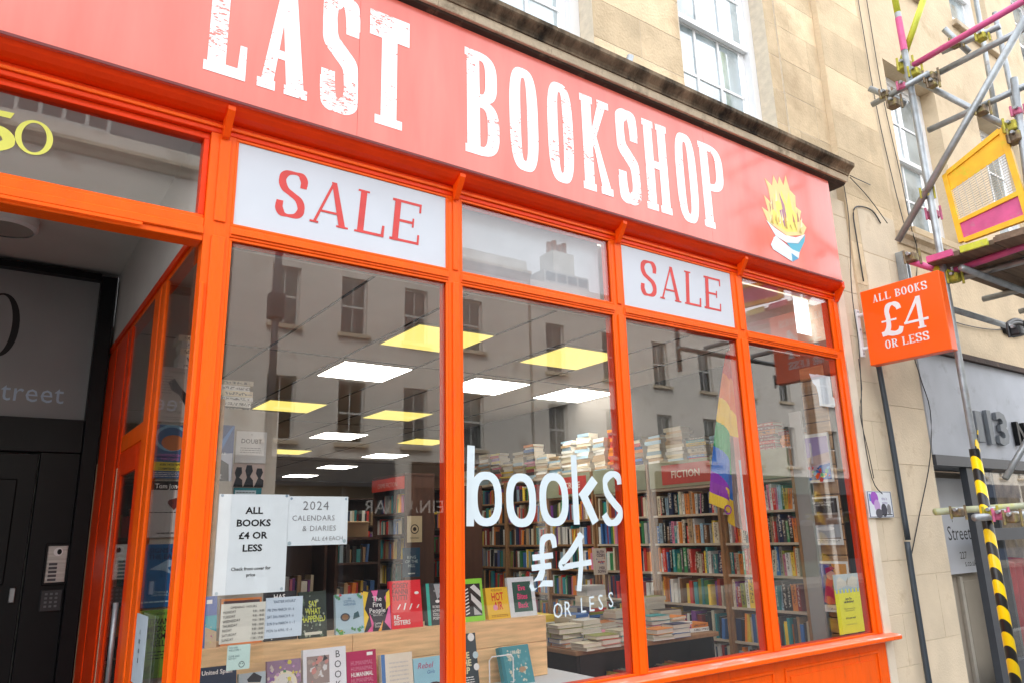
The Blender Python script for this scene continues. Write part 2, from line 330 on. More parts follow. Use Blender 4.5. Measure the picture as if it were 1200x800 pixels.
def glyph(ch, w, s, t, sf, st, n=2.6):
    """serif capital of height 1: list of (outer, holes)"""
    q = lambda *a: (quad(*a), [])
    def stem(x, z0=0, z1=1, top=True, bot=True):
        o = [q(x, z0, x + s, z1)]
        if bot: o.append(q(x - sf, z0, x + s + sf, z0 + st))
        if top: o.append(q(x - sf, z1 - st, x + s + sf, z1))
        return o
    if ch == 'L': return stem(sf) + [q(sf, 0, w, t), (([(w - s * .5, 0), (w, 0), (w, .27), (w - s * .38, .27)]), [])]
    if ch == 'E': return [q(sf, 0, sf + s, 1), q(0, 0, w, t), q(0, 1 - t, w, 1), q(sf, .5 - t / 2, w * .78, .5 + t / 2), q(w - t * .8, 0, w, .24), q(w - t * .8, .78, w, 1), q(w * .78 - t * .7, .39, w * .78, .61)]
    if ch == 'T': return [q(w / 2 - s / 2, 0, w / 2 + s / 2, 1), q(w / 2 - s / 2 - sf, 0, w / 2 + s / 2 + sf, st), q(0, 1 - t, w, 1), q(0, .77, t * .8, 1), q(w - t * .8, .77, w, 1)]
    if ch == 'H': return stem(sf) + stem(w - sf - s) + [q(sf, .47, w - sf, .47 + t)]
    if ch == 'K': return stem(sf) + [([(sf + s * .9, .42), (w - sf, 1), (w - sf - s * .9, 1), (sf + s * .9, .62)], []), ([(sf + s * .9, .62), (sf + s * 1.2, .68), (w - sf * .2, 0), (w - sf * .2 - s, 0)], []), q(w - s - sf * 1.6, 0, w, st), q(w - s - sf * 1.6, 1 - st, w, 1)]
    if ch == 'O': return [(ell(w / 2, .5, w / 2, .515, 40, n), [ell(w / 2, .5, w / 2 - s, .5 - t, 40, n)])]
    if ch in 'BPR':
        o = stem(sf)
        def bowl(z0, z1, r):
            cz = (z0 + z1) / 2; h = (z1 - z0) / 2; x = sf + s * .6; rx = r - x
            out = [(x, z0)] + ell(x, cz, rx, h, 18, n, -math.pi / 2, math.pi / 2) + [(x, z1)]
            inn = [(x + s * .4, z0 + t)] + ell(x + s * .4, cz, rx - s * 1.35, h - t, 18, n, -math.pi / 2, math.pi / 2) + [(x + s * .4, z1 - t)]
            return (out, [inn])
        if ch == 'B': o += [bowl(0, .54, w), bowl(.50, 1, w * .95)]
        else: o += [bowl(.44, 1, w)]
        if ch == 'R': o += [([(sf + s * 1.3, .47), (sf + s * 2.2, .47), (w + sf * .5, 0), (w - s, 0)], []), q(w - s, 0, w + sf, st)]
        return o
    if ch == 'A':
        ax = w * .5; l = sf; r = w - sf
        o = [([(ax - s * .1 - t * .1, 1), (ax + s * .25, 1), (l + t * 1.0, 0), (l, 0)], []), ([(ax - s * .35, 1), (ax + s * .45, 1), (r, 0), (r - s, 0)], [])]
        return o + [q(w * .26, .27, w * .74, .27 + t * .8), q(0, 0, l + t + sf, st), q(r - s - sf, 0, w, st)]
    if ch == 'S':
        a = s / 2; b = t / 2
        p = [(w - a * .9, .74), (w - a, .85), (w * .74, 1 - b * 1.3), (w * .5, 1 - b + .01), (w * .26, 1 - b * 1.6), (a, .86), (a, .72), (w * .25, .59), (w * .5, .5), (w * .75, .41), (w - a, .28), (w - a, .14), (w * .74, b * 1.6), (w * .5, b - .01), (w * .26, b * 1.3), (a, .15), (a * .9, .26)]
        return [(stroke(p, s, t), []), q(w - s * .95, .68, w, .78), q(0, .22, s * .95, .32)]
    if ch == '4': return [q(w * .6, 0, w * .6 + s, 1), ([(0, .25), (t, .25), (w * .6 + s, 1), (w * .6 + s - t * 1.6, 1)], []), q(0, .22, w, .22 + t), q(w * .6 - sf, 0, w * .6 + s + sf, st)]
    if ch == '£': return [(stroke([(w * .95, .76), (w * .9, .88), (w * .72, .97), (w * .5, .93), (w * .4, .76), (w * .42, .5), (w * .38, .25), (w * .22, .08), (w * .08, .06)], s, t * 1.2), []), q(w * .1, .44, w * .78, .44 + t * .8), (stroke([(w * .05, .07), (w * .3, .09), (w * .6, .03), (w * .85, .06), (w * .95, .2)], s * .7, t * 1.8), [])]
    return []
def word(mb, txt, x, z, h, m, y, wd, s, t, sf, st, gap, slant=0, n=2.6, widths=None, th=0):
    k = 0
    for i, ch in enumerate(txt):
        if ch == ' ': x += wd * .7 * h; continue
        w = (widths or {}).get(ch, wd)
        for outer, holes in glyph(ch, w, s, t, sf, st, n):
            f = lambda l: [(x + (p[0] + p[1] * slant) * h, z + p[1] * h) for p in l]
            mb.flat(f(outer), [f(hh) for hh in holes], y - k * .00025, m, th=th); k = (k + 1) % 7
        x += (w + gap) * h
    return x

# ---- a flat or thick printed thing: local x right, z up, front at y=0
def printed(name, label, cat, loc, rz, w, h, base, els, th=.002, tilt=0, group=None, body=None, roll=0):
    root = empty(name, loc, rz, label, cat, group)
    root.rotation_euler = (-tilt, roll, rz)
    mb = MB()
    if body == 'book':
        cov = ink(base) if isinstance(base, tuple) else base
        mb.box(0, w, 0, .003, 0, h, cov); mb.box(0, w, th - .003, th, 0, h, cov); mb.box(0, .004, .003, th - .003, 0, h, cov)
        mb.build('cover', root); MB().box(.004, w - .004, .003, th - .003, .003, h - .004, PAGES).build('pages', root)
    else:
        mb.box(0, w, 0, th, 0, h, ink(base) if isinstance(base, tuple) else base, ).build('sheet' if cat in ('poster', 'notice') else 'body', root)
    pr, tx = MB(), MB(); lay = 0
    for e in els:
        lay += 1; y = -.0006 - lay * .00012
        k = e[0]
        if k == 'r': pr.flat([(e[1] * w, e[2] * h), (e[3] * w, e[2] * h), (e[3] * w, e[4] * h), (e[1] * w, e[4] * h)], [], y, ink(e[5]))
        elif k == 'p': pr.flat([(a * w, b * h) for a, b in e[1]], [], y, ink(e[2]))
        elif k == 'c': pr.flat(ell(e[1] * w, e[2] * h, e[3] * w, e[4] * w, 18), [], y, ink(e[5]))
        elif k == 'o': pr.flat(ell(e[1] * w, e[2] * h, e[3] * w, e[4] * w, 20), [ell(e[1] * w, e[2] * h, e[3] * w * .8, e[4] * w * .8, 20)], y, ink(e[5]))
        elif k == 't':
            o = dict(align='CENTER'); o.update(e[6] if len(e) > 6 else {}); rot = o.pop('rot', 0)
            mb_text(tx, e[1], e[2] * w, e[3] * h, e[4] * h, ink(e[5]), y=y, rot=rot, **o)
        elif k == 'n':   # a scatter of small marks: fine print or a busy picture
            rr = random.Random(e[7] if len(e) > 7 else 3)
            for i in range(e[5]):
                a = e[1] + rr.random() * (e[3] - e[1]); b = e[2] + rr.random() * (e[4] - e[2]); c = rr.choice(e[6]); q = rr.uniform(.02, .09)
                ang = rr.random() * 6; n_ = rr.choice((3, 4, 5, 6))
                pr.flat([(w * (a + q * math.cos(ang + 6.283 * j / n_) * rr.uniform(.6, 1)), h * b + w * q * math.sin(ang + 6.283 * j / n_) * rr.uniform(.6, 1)) for j in range(n_)], [], y - i * .000006, ink(c))
        elif k == 'l':   # lines of small print
            rr = random.Random(5); n_ = e[5]
            for i in range(n_):
                b = e[4] - (e[4] - e[2]) * (i + .5) / n_; hh = (e[4] - e[2]) / n_ * .35; a = e[1]
                while a < e[3] - .02:
                    l = rr.uniform(.03, .11); pr.flat(quad(a * w, (b - hh / 2) * h, min(a + l, e[3]) * w, (b + hh / 2) * h), [], y, ink(e[6])); a += l + .02
    if pr.f: pr.build('print', root)
    if tx.f: tx.build('lettering', root)
    return root
K = (.012, .012, .014); WH = (.82, .82, .80)

def bw(mb, name, root, smooth=False, level=1):
    """build a part whose vertices are in world coordinates under a thing (level 1) or under such a part (level 2)"""
    o = mb.build(name, root, smooth)
    if level == 1 and root is not None: o.location = -root.location
    return o

# ================================================================== ground
MB().box(-60, 60, -12, 16, -.2, -.12, mat('asphalt', (.05, .05, .052), .9, .2, 8, .4, 80)).build('road')['kind'] = 'structure'
MB().box(-60, 60, -2.4, 0.0, -.3, 0, mat('pavement_stone', (.19, .18, .165), .85, .2, 3, .3, 40)).build('pavement')['kind'] = 'structure'
MB().box(-60, 60, -2.55, -2.403, -.3, 0.002, mat('kerb_stone', (.36, .35, .33), .8, .2, 5)).build('kerb')['kind'] = 'structure'
MB().box(-60, 60, -13, -11, -.3, -.004, MATS['pavement_stone']).build('pavement')['kind'] = 'structure'
gp = MB(); gp.box(-300, 300, -300, 300, -.5, -.4, mat('far_ground', (.09, .09, .085), .95)).build('ground')['kind'] = 'structure'

# ================================================================== shopfront
XP = [(.625, .726), (1.765, 1.835), (2.859, 2.936), (3.946, 4.039), (5.076, 5.172)]
WX = [(.726, 1.765), (1.835, 2.859), (2.936, 3.946), (4.039, 5.076)]
shop = empty('shopfront', (2.9, 0, 0), 0, 'bright orange painted timber shopfront with four tall display windows', 'shopfront')
for i, (a, b) in enumerate(XP):
    m = MB()
    m.box(a, b, 0, .070, .896, 3.30, ORANGE)
    w = b - a; c0 = a + w * .30; c1 = b - w * .16
    m.box(c0, c1, -.010, -.0003, .90, 2.806, ORANGE, .0025); m.box(c0 + .004, c1 - .004, -.008, -.0002, 2.87, 3.24, ORANGE, .0025)
    if i == 0: m.box(a, a + .018, -.012, -.0004, .90, 2.60, ORANGE, .004)
    bw(m, 'post', shop)
for i, (a, b) in enumerate(WX):
    m = MB(); m.box(a, b, -.004, .09, 2.812, 2.862, ORANGE, .003); m.box(a + .002, b - .002, -.011, -.0045, 2.824, 2.852, ORANGE, .002); bw(m, 'transom', shop)
    # outer bead, glass near the front, deep inner frame seen through the glass
    def ring(x0, x1, z0, z1, w, y0, y1, mt, bv=.002):
        q = MB(); q.box(x0, x1, y0, y1, z1 - w, z1, mt, bv); q.box(x0, x1, y0, y1, z0, z0 + w, mt, bv); q.box(x0, x0 + w, y0, y1, z0 + w, z1 - w, mt, bv); q.box(x1 - w, x1, y0, y1, z0 + w, z1 - w, mt, bv); return q
    bw(ring(a, b, .8965, 2.811, .012, .0, .0125, ORANGE), 'window_bead', shop)
    bw(ring(a, b, .897, 2.811, .012, .0208, .068, ORANGE_SHADED), 'inner_frame', shop)
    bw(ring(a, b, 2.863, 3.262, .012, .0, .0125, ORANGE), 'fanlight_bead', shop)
    bw(ring(a, b, 2.863, 3.262, .012, .0208, .068, ORANGE_SHADED), 'inner_frame', shop)
    bw(MB().box(a, b, .0135, .0200, .897, 2.811, GLASS), 'pane', shop)
    if i in (1, 3): bw(MB().box(a, b, .0135, .0200, 2.8635, 3.2615, GLASS), 'pane', shop)
m = MB().box(-1.6, 5.172, -.004, .10, 3.263, 3.318, ORANGE_SHADED, .003); m.box(-1.6, 5.172, -.014, -.005, 3.285, 3.30, ORANGE, .002); bw(m, 'top_rail', shop)
cove = [(0.0, 3.318), (-.03, 3.322), (-.055, 3.332), (-.075, 3.348), (-.085, 3.366), (-.085, 3.385), (.02, 3.385)]
bw(MB().prism(cove, -1.6, 5.16, ORANGE_SHADED, 'x'), 'cove_soffit', shop)
for x in (.678, 1.800, 2.905, 4.01, 5.14):
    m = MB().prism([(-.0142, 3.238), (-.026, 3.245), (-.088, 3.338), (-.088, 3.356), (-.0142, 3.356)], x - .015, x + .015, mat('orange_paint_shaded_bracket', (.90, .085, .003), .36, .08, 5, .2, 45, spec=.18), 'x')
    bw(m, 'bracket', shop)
m = MB().prism([(.10, .860), (-.072, .858), (-.080, .864), (-.080, .884), (-.074, .890), (.0, .8955), (.10, .8958)], .55, 5.255, mat('worn_sill_paint', (.84, .22, .12), .45, .15, 9, .3, 60, dirt_or_reflection=(.75, .72, .72), blotch_amt=.22, blotch_scale=7, stretch=(.7, 3, 1)), 'x')
m.prism([(-.0805, .862), (-.083, .864), (-.083, .882), (-.0805, .885)], .55, 5.255, ORANGE, 'x'); bw(m, 'sill', shop)
bw(MB().box(.625, 5.172, -.004, .08, .0, .859, ORANGE), 'stall_riser', shop)
for a, b in ((.72, 1.76), (1.86, 2.85), (2.95, 3.95), (4.05, 5.07)):
    m = MB(); z0, z1 = .12, .80; t = .018
    m.box(a, b, -.013, -.0045, z1 - t, z1, ORANGE, .004); m.box(a, b, -.013, -.0045, z0, z0 + t, ORANGE, .004)
    m.box(a, a + t, -.013, -.0045, z0 + t, z1 - t, ORANGE, .004); m.box(b - t, b, -.013, -.0045, z0 + t, z1 - t, ORANGE, .004)
    m.box(a + .05, b - .05, -.008, -.0045, z0 + .05, z1 - .05, ORANGE, .003); bw(m, 'riser_panel', shop)
bw(MB().box(5.173, 5.262, -.01, .06, 0, 4.19, mat('cream_reveal', (.70, .62, .50), .7, .1, 5, .2, 50)), 'reveal_strip', shop)
# entrance head and fanlight (left)
m = MB().box(-1.6, .624, 0, .09, 2.775, 2.875, ORANGE, .003); m.box(-1.6, .624, -.012, -.0005, 2.80, 2.835, ORANGE, .004); m.box(-1.6, .40, -.016, -.0125, 2.785, 2.80, ORANGE, .002)
bw(m, 'entrance_head', shop)
m = MB().box(-1.6, .624, .018, .08, 2.876, 2.895, ORANGE, .002); m.box(-1.6, .624, .018, .08, 3.235, 3.262, ORANGE_SHADED, .002); m.box(.602, .624, .018, .08, 2.895, 3.235, ORANGE_SHADED, .002); bw(m, 'fanlight_bead', shop)
bw(MB().box(-1.6, .604, .046, .052, 2.893, 3.237, GLASS), 'pane', shop)
# return wall of the lobby, x = .62 facing -x
RX = .620; BY = 2.40
m = MB()
m.box(RX, RX + .05, .096, BY, 2.785, 2.875, ORANGE); m.box(RX - .012, RX - .0003, .10, BY, 2.815, 2.85, ORANGE_SHADED, .003); bw(m, 'lobby_top_rail', shop)
for y0, y1 in ((.60, .70), (.73, .87), (1.50, 1.60), (1.64, 2.02), (2.06, 2.36)):
    m = MB().box(RX - .012, RX + .006, y0, y1, 0, 2.784, ORANGE_SHADED if y0 > 1 else ORANGE, .004); bw(m, 'lobby_post', shop)
bw(MB().box(RX - .004, RX + .001, .10, .60, .45, 2.784, GLASS2), 'pane', shop)
bw(MB().box(RX, RX + .04, .097, .60, 0, .45, ORANGE), 'lobby_riser', shop)
bw(MB().box(RX - .008, RX + .006, .871, 1.499, 2.08, 2.17, ORANGE, .004), 'door_head', shop)
bw(MB().box(RX - .004, RX + .001, .871, 1.499, 2.171, 2.784, GLASS2), 'pane', shop)
dr = MB(); dr.box(RX - .010, RX + .008, .875, .97, 0.01, 2.075, ORANGE_SHADED, .003); dr.box(RX - .010, RX + .008, 1.40, 1.495, .01, 2.075, ORANGE_SHADED, .003)
dr.box(RX - .010, RX + .008, .97, 1.40, .01, .30, ORANGE_SHADED, .003); dr.box(RX - .010, RX + .008, .97, 1.40, 1.95, 2.075, ORANGE_SHADED, .003)
do = bw(dr, 'door', shop)
MB().box(RX - .004, RX + .001, .97, 1.40, .30, 1.95, GLASS2).build('pane', do)
MB().tube([(RX - .03, .99, .95), (RX - .03, .99, 1.35)], .012, GALV).build('handle', do, True)
bw(MB().box(RX - .016, RX - .0125, 1.50, 1.512, .3, 2.0, mat('brass_strip', (.60, .50, .34), .35, .1, 8, metal=.4)), 'edge_strip', shop)
bw(MB().box(RX - .016, RX - .0125, 2.345, 2.36, .3, 2.1, MATS['brass_strip']), 'edge_strip', shop)

# white backing boards carrying SALE behind two fanlights
REDL = mat('sale_red', (.60, .040, .035), .5, .12, 12)
SALEK = dict(widths={'S': .58, 'A': .84, 'L': .68, 'E': .72})
for (a, b), x0, z0, h, sc in ((WX[0], .905, 2.962, .215, 1.0), (WX[2], 3.09, 2.966, .222, .97)):
    lab = 'white SALE panel in the fanlight ' + ('beside the entrance' if a < 1 else 'left of the clear end fanlight')
    t = empty('sale_sign', (a + .02, .027, 2.885), 0, lab, 'sign')
    bw(MB().box(a + .0125, b - .0125, .006, .0200, 2.876, 3.249, mat('sign_white', (.56, .60, .66), .6, .03, 4)), 'board', t)
    m = MB(); word(m, 'SALE', x0, z0, h, REDL, .0052, .6, .145 * sc, .062, .06, .045, .14, .08, 2.1, SALEK['widths'])
    bw(m, 'lettering', t)
bw(MB().box(1.86, 2.835, .086, .092, 2.866, 3.259, mat('grey_blind', (.42, .45, .49), .7)), 'fanlight_blind', shop)
# plasterboard behind the fanlights
bw(MB().box(.73, 5.07, .30, .32, 2.885, 3.36, WHITE), 'blind_box', shop)

# ================================================================== fascia sign
fs = empty('fascia_sign', (2, -.1, 3.365), 0, 'long faded red fascia board lettered LAST BOOKSHOP in distressed white', 'sign')
for a, b in ((-1.6, 1.2245), (1.226, 3.664), (3.6655, 5.108)):
    bw(MB().box(a, b, -.10, -.085, 3.366, 4.192, FASCIA), 'sign_panel', fs)
bw(MB().box(-1.6, 5.10, -.0848, .04, 3.387, 4.18, mat('dark_red_edge', (.16, .02, .02), .6)), 'back_frame', fs)
bw(MB().box(-1.6, 5.108, -.103, -.1005, 3.367, 3.379, MATS['dark_red_edge']), 'shadow_line', fs)  # dark strip standing in for the shadow line along the fascia foot
FS = dict(z=3.477, h=.605)
def fl(ch, x0, x1, s=.052, t=.045, sf=.014, st=.075, ztop=None):
    h = .605; w = (x1 - x0) / h; s = s * 1.17; t = t * 1.12
    m = MB(); word(m, ch, x0, 3.477, h, FLET, -.1012, w, s / h, t / h, sf / h, st, 0, 0, 3.2)
    bw(m, 'letter', fs)
fl('L', .548, .717, .062); fl('A', .765, .985, .068, .048, .012); fl('S', 1.045, 1.222, .058, .05); fl('T', 1.275, 1.487, .070, .075, .03)
fl('B', 1.808, 2.018, .066, .045, .012); fl('O', 2.087, 2.277, .062, .045); fl('O', 2.345, 2.527, .062, .045); fl('K', 2.588, 2.812, .062, .04, .012)
fl('S', 2.868, 3.040, .056, .05); fl('H', 3.088, 3.302, .062, .045, .012); fl('O', 3.370, 3.562, .062, .045); fl('P', 3.600, 3.832, .066, .045, .012)
# logo: open books on fire at the right end, sketched book at the left
m = MB(); FY = -.1012
def fp(pts, col, k): m.flat([(a, b) for a, b in pts], [], FY - k * .0003, ink(col))
cx = 4.47
fl_o = [(4.27, 3.66), (4.22, 3.76), (4.29, 3.74), (4.26, 3.86), (4.33, 3.82), (4.32, 3.93), (4.29, 4.00), (4.37, 3.96), (4.40, 4.05), (4.44, 3.99), (4.47, 4.06), (4.51, 4.00), (4.55, 4.09), (4.58, 3.98), (4.64, 3.95), (4.63, 3.86), (4.69, 3.84), (4.66, 3.77), (4.73, 3.72), (4.68, 3.65), (4.48, 3.60)]
fp(fl_o, (.80, .66, .30), 1)
fp([(4.33, 3.67), (4.34, 3.78), (4.39, 3.75), (4.38, 3.90), (4.44, 3.84), (4.47, 3.95), (4.52, 3.85), (4.56, 3.96), (4.58, 3.83), (4.63, 3.79), (4.61, 3.66), (4.48, 3.63)], (.86, .74, .18), 2)
fp([(4.46, 3.66), (4.42, 3.78), (4.46, 3.80), (4.44, 3.93), (4.49, 3.84), (4.50, 3.72)], (.45, .22, .30), 3)
fp([(4.25, 3.67), (4.34, 3.63), (4.46, 3.60), (4.58, 3.61), (4.70, 3.66), (4.60, 3.57), (4.46, 3.545), (4.34, 3.57)], (.74, .82, .88), 4)
fp([(4.46, 3.543), (4.60, 3.567), (4.70, 3.655), (4.68, 3.60), (4.60, 3.50), (4.52, 3.50)], (.12, .45, .60), 5)
fp([(4.31, 3.55), (4.34, 3.57), (4.52, 3.505), (4.60, 3.50), (4.58, 3.45), (4.34, 3.50)], (.72, .80, .86), 6)
fp([(4.27, 3.49), (4.31, 3.545), (4.50, 3.47), (4.50, 3.41), (4.29, 3.46)], (.70, .80, .88), 7)
fp([(4.50, 3.475), (4.58, 3.45), (4.56, 3.44), (4.50, 3.41)], (.1, .35, .55), 8)
rr_ = random.Random(4)
for i in range(26):
    x_ = 4.29 + rr_.random() * .38; z_ = 3.64 + rr_.random() * .26 * (1 - abs(x_ - 4.48) * 2.2); w_ = rr_.uniform(.006, .014); h_ = rr_.uniform(.04, .11)
    fp([(x_ - w_, z_), (x_ + w_, z_ + .01), (x_ + rr_.uniform(-.02, .02), z_ + h_)], rr_.choice([(.84, .80, .55), (.80, .45, .12), (.86, .78, .30), (.50, .22, .16), (.85, .84, .75)]), 4 + (i % 9) * .4)
for i in range(7): fp([(4.30 + i * .055, 3.66 + .03 * (i % 3)), (4.315 + i * .055, 3.70 + .04 * (i % 2)), (4.33 + i * .055, 3.655)], (.55, .40, .10), 9)
bw(m, 'emblem', fs)
m = MB(); c = (.62, .42, .42)
P0 = at(0, 13, y=-.1); P1 = at(92, 15, y=-.1); P2 = at(99, 0, y=-.1)
def ln(p, q, k, wd=.004):
    p, q = Vector((p[0], p[2] if len(p) == 3 else p[1])), Vector((q[0], q[2] if len(q) == 3 else q[1])); d = (q - p).normalized(); n = Vector((-d.y, d.x)) * wd
    m.flat([tuple(p - n), tuple(q - n), tuple(q + n), tuple(p + n)], [], FY - k * .0003, ink(c))
ln((-.35, 3.60), (.165, 3.655), 1); ln((.165, 3.655), (.20, 3.74), 2); ln((-.35, 3.585), (.15, 3.640), 3, .002); ln((-.35, 3.72), (.19, 3.76), 4); ln((-.1, 3.63), (-.12, 3.74), 5, .002); ln((.20, 3.74), (.19, 3.80), 6)
for i in range(9): ln((-.3 + i * .05, 3.625 + i * .004), (-.22 + i * .05, 3.632 + i * .004), 1 + i % 4, .001)
bw(m, 'emblem', fs)

# ================================================================== lobby: door, transom panel, lamp, intercom
lob = MB().box(-2.2, .62, 2.44, 2.5, 0, 3.42, GREYPNL).build('lobby_wall'); lob['kind'] = 'structure'
MB().box(-2.2, .70, .085, 2.439, 3.36, 3.42, PLASTER).build('lobby_ceiling')['kind'] = 'structure'
MB().box(.62, .66, .10, 2.439, 2.876, 3.3605, PLASTER).build('lobby_wall')['kind'] = 'structure'
MB().box(-2.2, -2.1, 0, 2.439, 0, 3.359, BLACK).build('lobby_wall')['kind'] = 'structure'
MB().box(-2.2, .6, .0, 2.43, .0, .01, mat('lobby_tile', (.1, .09, .08), .6)).build('lobby_floor')['kind'] = 'structure'
dt = empty('black_door', (-.2, 2.4000, 0), 0, 'black panelled entrance door in a black frame with grey number panel above', 'door')
m = MB(); m.box(.51, .598, 2.3200, 2.4390, 0, 3.31, BLACK, .004); m.box(-1.1, .51, 2.3400, 2.4390, 3.285, 3.33, BLACK, .004); m.box(-1.1, .51, 2.3400, 2.4390, 2.16, 2.3650, BLACK, .004); m.box(.30, .51, 2.3650, 2.4390, 0, 2.16, BLACK, .003)
bw(m, 'frame', dt)
bw(MB().box(-1.1, .51, 2.4100, 2.4300, 2.3650, 3.285, GREYPNL), 'transom_panel', dt)
m = MB(); m.box(-.62, .29, 2.3800, 2.4300, 0, 2.15, BLACK, .003); leaf = bw(m, 'door_leaf', dt)
m = MB()
for a, b, c_, d in ((-.5, -.2, 1.40, 2.0), (-.1, .2, 1.40, 2.0), (-.5, -.2, .25, 1.2), (-.1, .2, .25, 1.2)):
    m.box(a, b, 2.3720, 2.3795, c_, d, BLACK, .006)
m.build('door_panel', leaf)
MB().box(.235, .262, 2.3550, 2.3798, 1.30, 1.38, GALV, .003).build('lock', leaf)
m = MB(); GL = mat('grey_letter', (.44, .58, .74), .35, .3, 2.5)
m.flat(ell(.0, 2.93, .10, .20, 36, 2.1), [ell(-.005, 2.93, .066, .188, 36, 2.0)], 2.4095, ink((.02, .02, .022)))
bw(m, 'digit', dt); m = MB()
mb_text(m, 'Street', .385, 2.47, .17, GL, y=2.4093, align='RIGHT', sx=.92, spacing=1.05)
bw(m, 'lettering', dt)
ic = empty('door_intercom', (.45, 2.3630, 1.38), 0, 'steel intercom with round camera on the black door frame', 'intercom')
bw(MB().box(.385, .515, 2.3520, 2.3645, 1.385, 1.625, BLACK, .004), 'backplate', ic)
bw(MB().box(.398, .502, 2.3460, 2.3518, 1.40, 1.61, mat('brushed_steel', (.55, .55, .54), .28, .2, 4, metal=.9, stretch=(1, 1, 20)), .003), 'faceplate', ic)
bw(MB().prism([(p[0], p[1]) for p in ell(.452, 1.575, .024, .024, 20)], 2.3410, 2.3458, WHITE, 'y'), 'camera_lens', ic)
bw(MB().prism([(p[0], p[1]) for p in ell(.458, 1.575, .012, .016, 16)], 2.338, 2.3405, BLACK, 'y'), 'camera_eye', ic)
for k in range(5):
    bw(MB().box(.412, .455, 2.3430, 2.3458, 1.41 + k * .022, 1.424 + k * .022, ink((.08, .08, .09)), .001), 'button', ic)
kp = empty('keypad', (.45, 2.3630, 1.28), 0, 'small dark keypad fixed below the steel intercom', 'keypad')
bw(MB().box(.39, .50, 2.3480, 2.3645, 1.24, 1.36, mat('keypad_grey', (.03, .032, .036), .5), .004), 'housing', kp)
for i in range(3):
    for j in range(4): bw(MB().box(.410 + i * .026, .424 + i * .026, 2.3455, 2.3478, 1.262 + j * .023, 1.274 + j * .023, ink((.14, .15, .16)), .001), 'key', kp)
lp = at(8, 262, z=3.32)
lamp = empty('ceiling_lamp', (lp.x, lp.y, 3.359), 0, 'round white bulkhead lamp on the lobby ceiling', 'lamp')
m = MB(); prev = None
for (r0, z0, r1, z1) in ((.15, 0, .15, -.06), (.15, -.06, .13, -.075)):
    n = 32; m.add([(r0 * math.cos(6.2832 * i / n), r0 * math.sin(6.2832 * i / n), z0) for i in range(n)] + [(r1 * math.cos(6.2832 * i / n), r1 * math.sin(6.2832 * i / n), z1) for i in range(n)], [(i, (i + 1) % n, (i + 1) % n + n, i + n) for i in range(n)], WHITE)
m.build('rim', lamp, True)
n = 32; MB().add([(.128 * math.cos(6.2832 * i / n), .128 * math.sin(6.2832 * i / n), -.070) for i in range(n)], [tuple(range(n - 1, -1, -1))], mat('lamp_diffuser', (.35, .34, .31), .4)).build('diffuser', lamp)
# number in the fanlight
fn = empty('fanlight_number', (-.1, .044, 2.95), 0, 'pale yellow 50 lettering on the glass over the entrance', 'lettering')
m = MB(); YL = ink((.62, .62, .12)); zz = at(20, 180, y=.044).z
a = at(0, 150, y=.044); b1 = at(63, 180, y=.044); a2 = at(17, 172, y=.044)
O0, O1 = at(17, 160, y=.044).x, at(63, 160, y=.044).x; zt, zb = at(40, 141, y=.044).z, at(40, 182, y=.044).z
m.flat(ell((O0 + O1) / 2, (zt + zb) / 2, (O1 - O0) / 2, (zt - zb) / 2, 32), [ell((O0 + O1) / 2, (zt + zb) / 2, (O1 - O0) / 2 * .66, (zt - zb) / 2 * .86, 32)], .0445, YL)
z0_, h_ = zb - .02, (zt - zb)
m.flat(stroke([(O0 - .13, z0_ + .02), (O0 - .09, z0_), (O0 - .03, z0_ + .03), (O0 - .015, z0_ + h_ * .42), (O0 - .05, z0_ + h_ * .66), (O0 - .12, z0_ + h_ * .66)], .036, .016), [], .0445, YL)
m.flat([(O0 - .13, z0_ + h_ * .62), (O0 - .115, z0_ + h_ * .62), (O0 - .105, z0_ + h_ * 1.15), (O0 - .12, z0_ + h_ * 1.15)], [], .0442, YL)
m.flat([(O0 - .12, z0_ + h_ * 1.02), (O0 - .02, z0_ + h_ * 1.02), (O0 - .01, z0_ + h_ * 1.2), (O0 - .12, z0_ + h_ * 1.16)], [], .0439, YL)
bw(m, 'digit', fn)

# ================================================================== the stone house above the shop
WY = .06
sh = empty('stone_house', (2, .3, 0), 0, 'honey coloured ashlar house front over the bookshop with white sash windows', 'building')
def ashlar(root, x0, x1, z0, z1, y, holes, ch, lens, m, depth=.03, seed=1, level=1, j=.002):
    rr = random.Random(seed); z = z0; k = 0; cache = {}
    while z < z1 - .02:
        h = min(ch[k % len(ch)], z1 - z)
        x = x0 + (0 if k % 2 else -rr.uniform(.2, .45))
        while x < x1:
            l = rr.choice(lens); a, b = max(x, x0), min(x + l, x1); x += l
            if b - a < .03: continue
            segs = [(a, b, z, z + h)]
            for hx0, hx1, hz0, hz1 in holes:
                ns = []
                for s in segs:
                    if s[1] <= hx0 or s[0] >= hx1 or s[3] <= hz0 or s[2] >= hz1: ns.append(s); continue
                    if s[0] < hx0: ns.append((s[0], hx0, s[2], s[3]))
                    if s[1] > hx1: ns.append((hx1, s[1], s[2], s[3]))
                    cx0, cx1 = max(s[0], hx0), min(s[1], hx1)
                    if s[2] < hz0: ns.append((cx0, cx1, s[2], hz0))
                    if s[3] > hz1: ns.append((cx0, cx1, hz1, s[3]))
                segs = ns
            for s in segs:
                if s[1] - s[0] < .02 or s[3] - s[2] < .015: continue
                key = (round(s[1] - s[0], 3), round(s[3] - s[2], 3))
                if key not in cache:
                    q = MB().box(j, key[0] - j, 0, depth, j, key[1] - j, m, .0012); o = q.build('stone_block', root); cache[key] = o.data
                else: o = link(bpy.data.objects.new('stone_block', cache[key]), root)
                o.location = Vector((s[0], y - rr.uniform(0, .0015), s[2])) - (root.location if root.parent is None else Vector((0, 0, 0)))
        z += h; k += 1
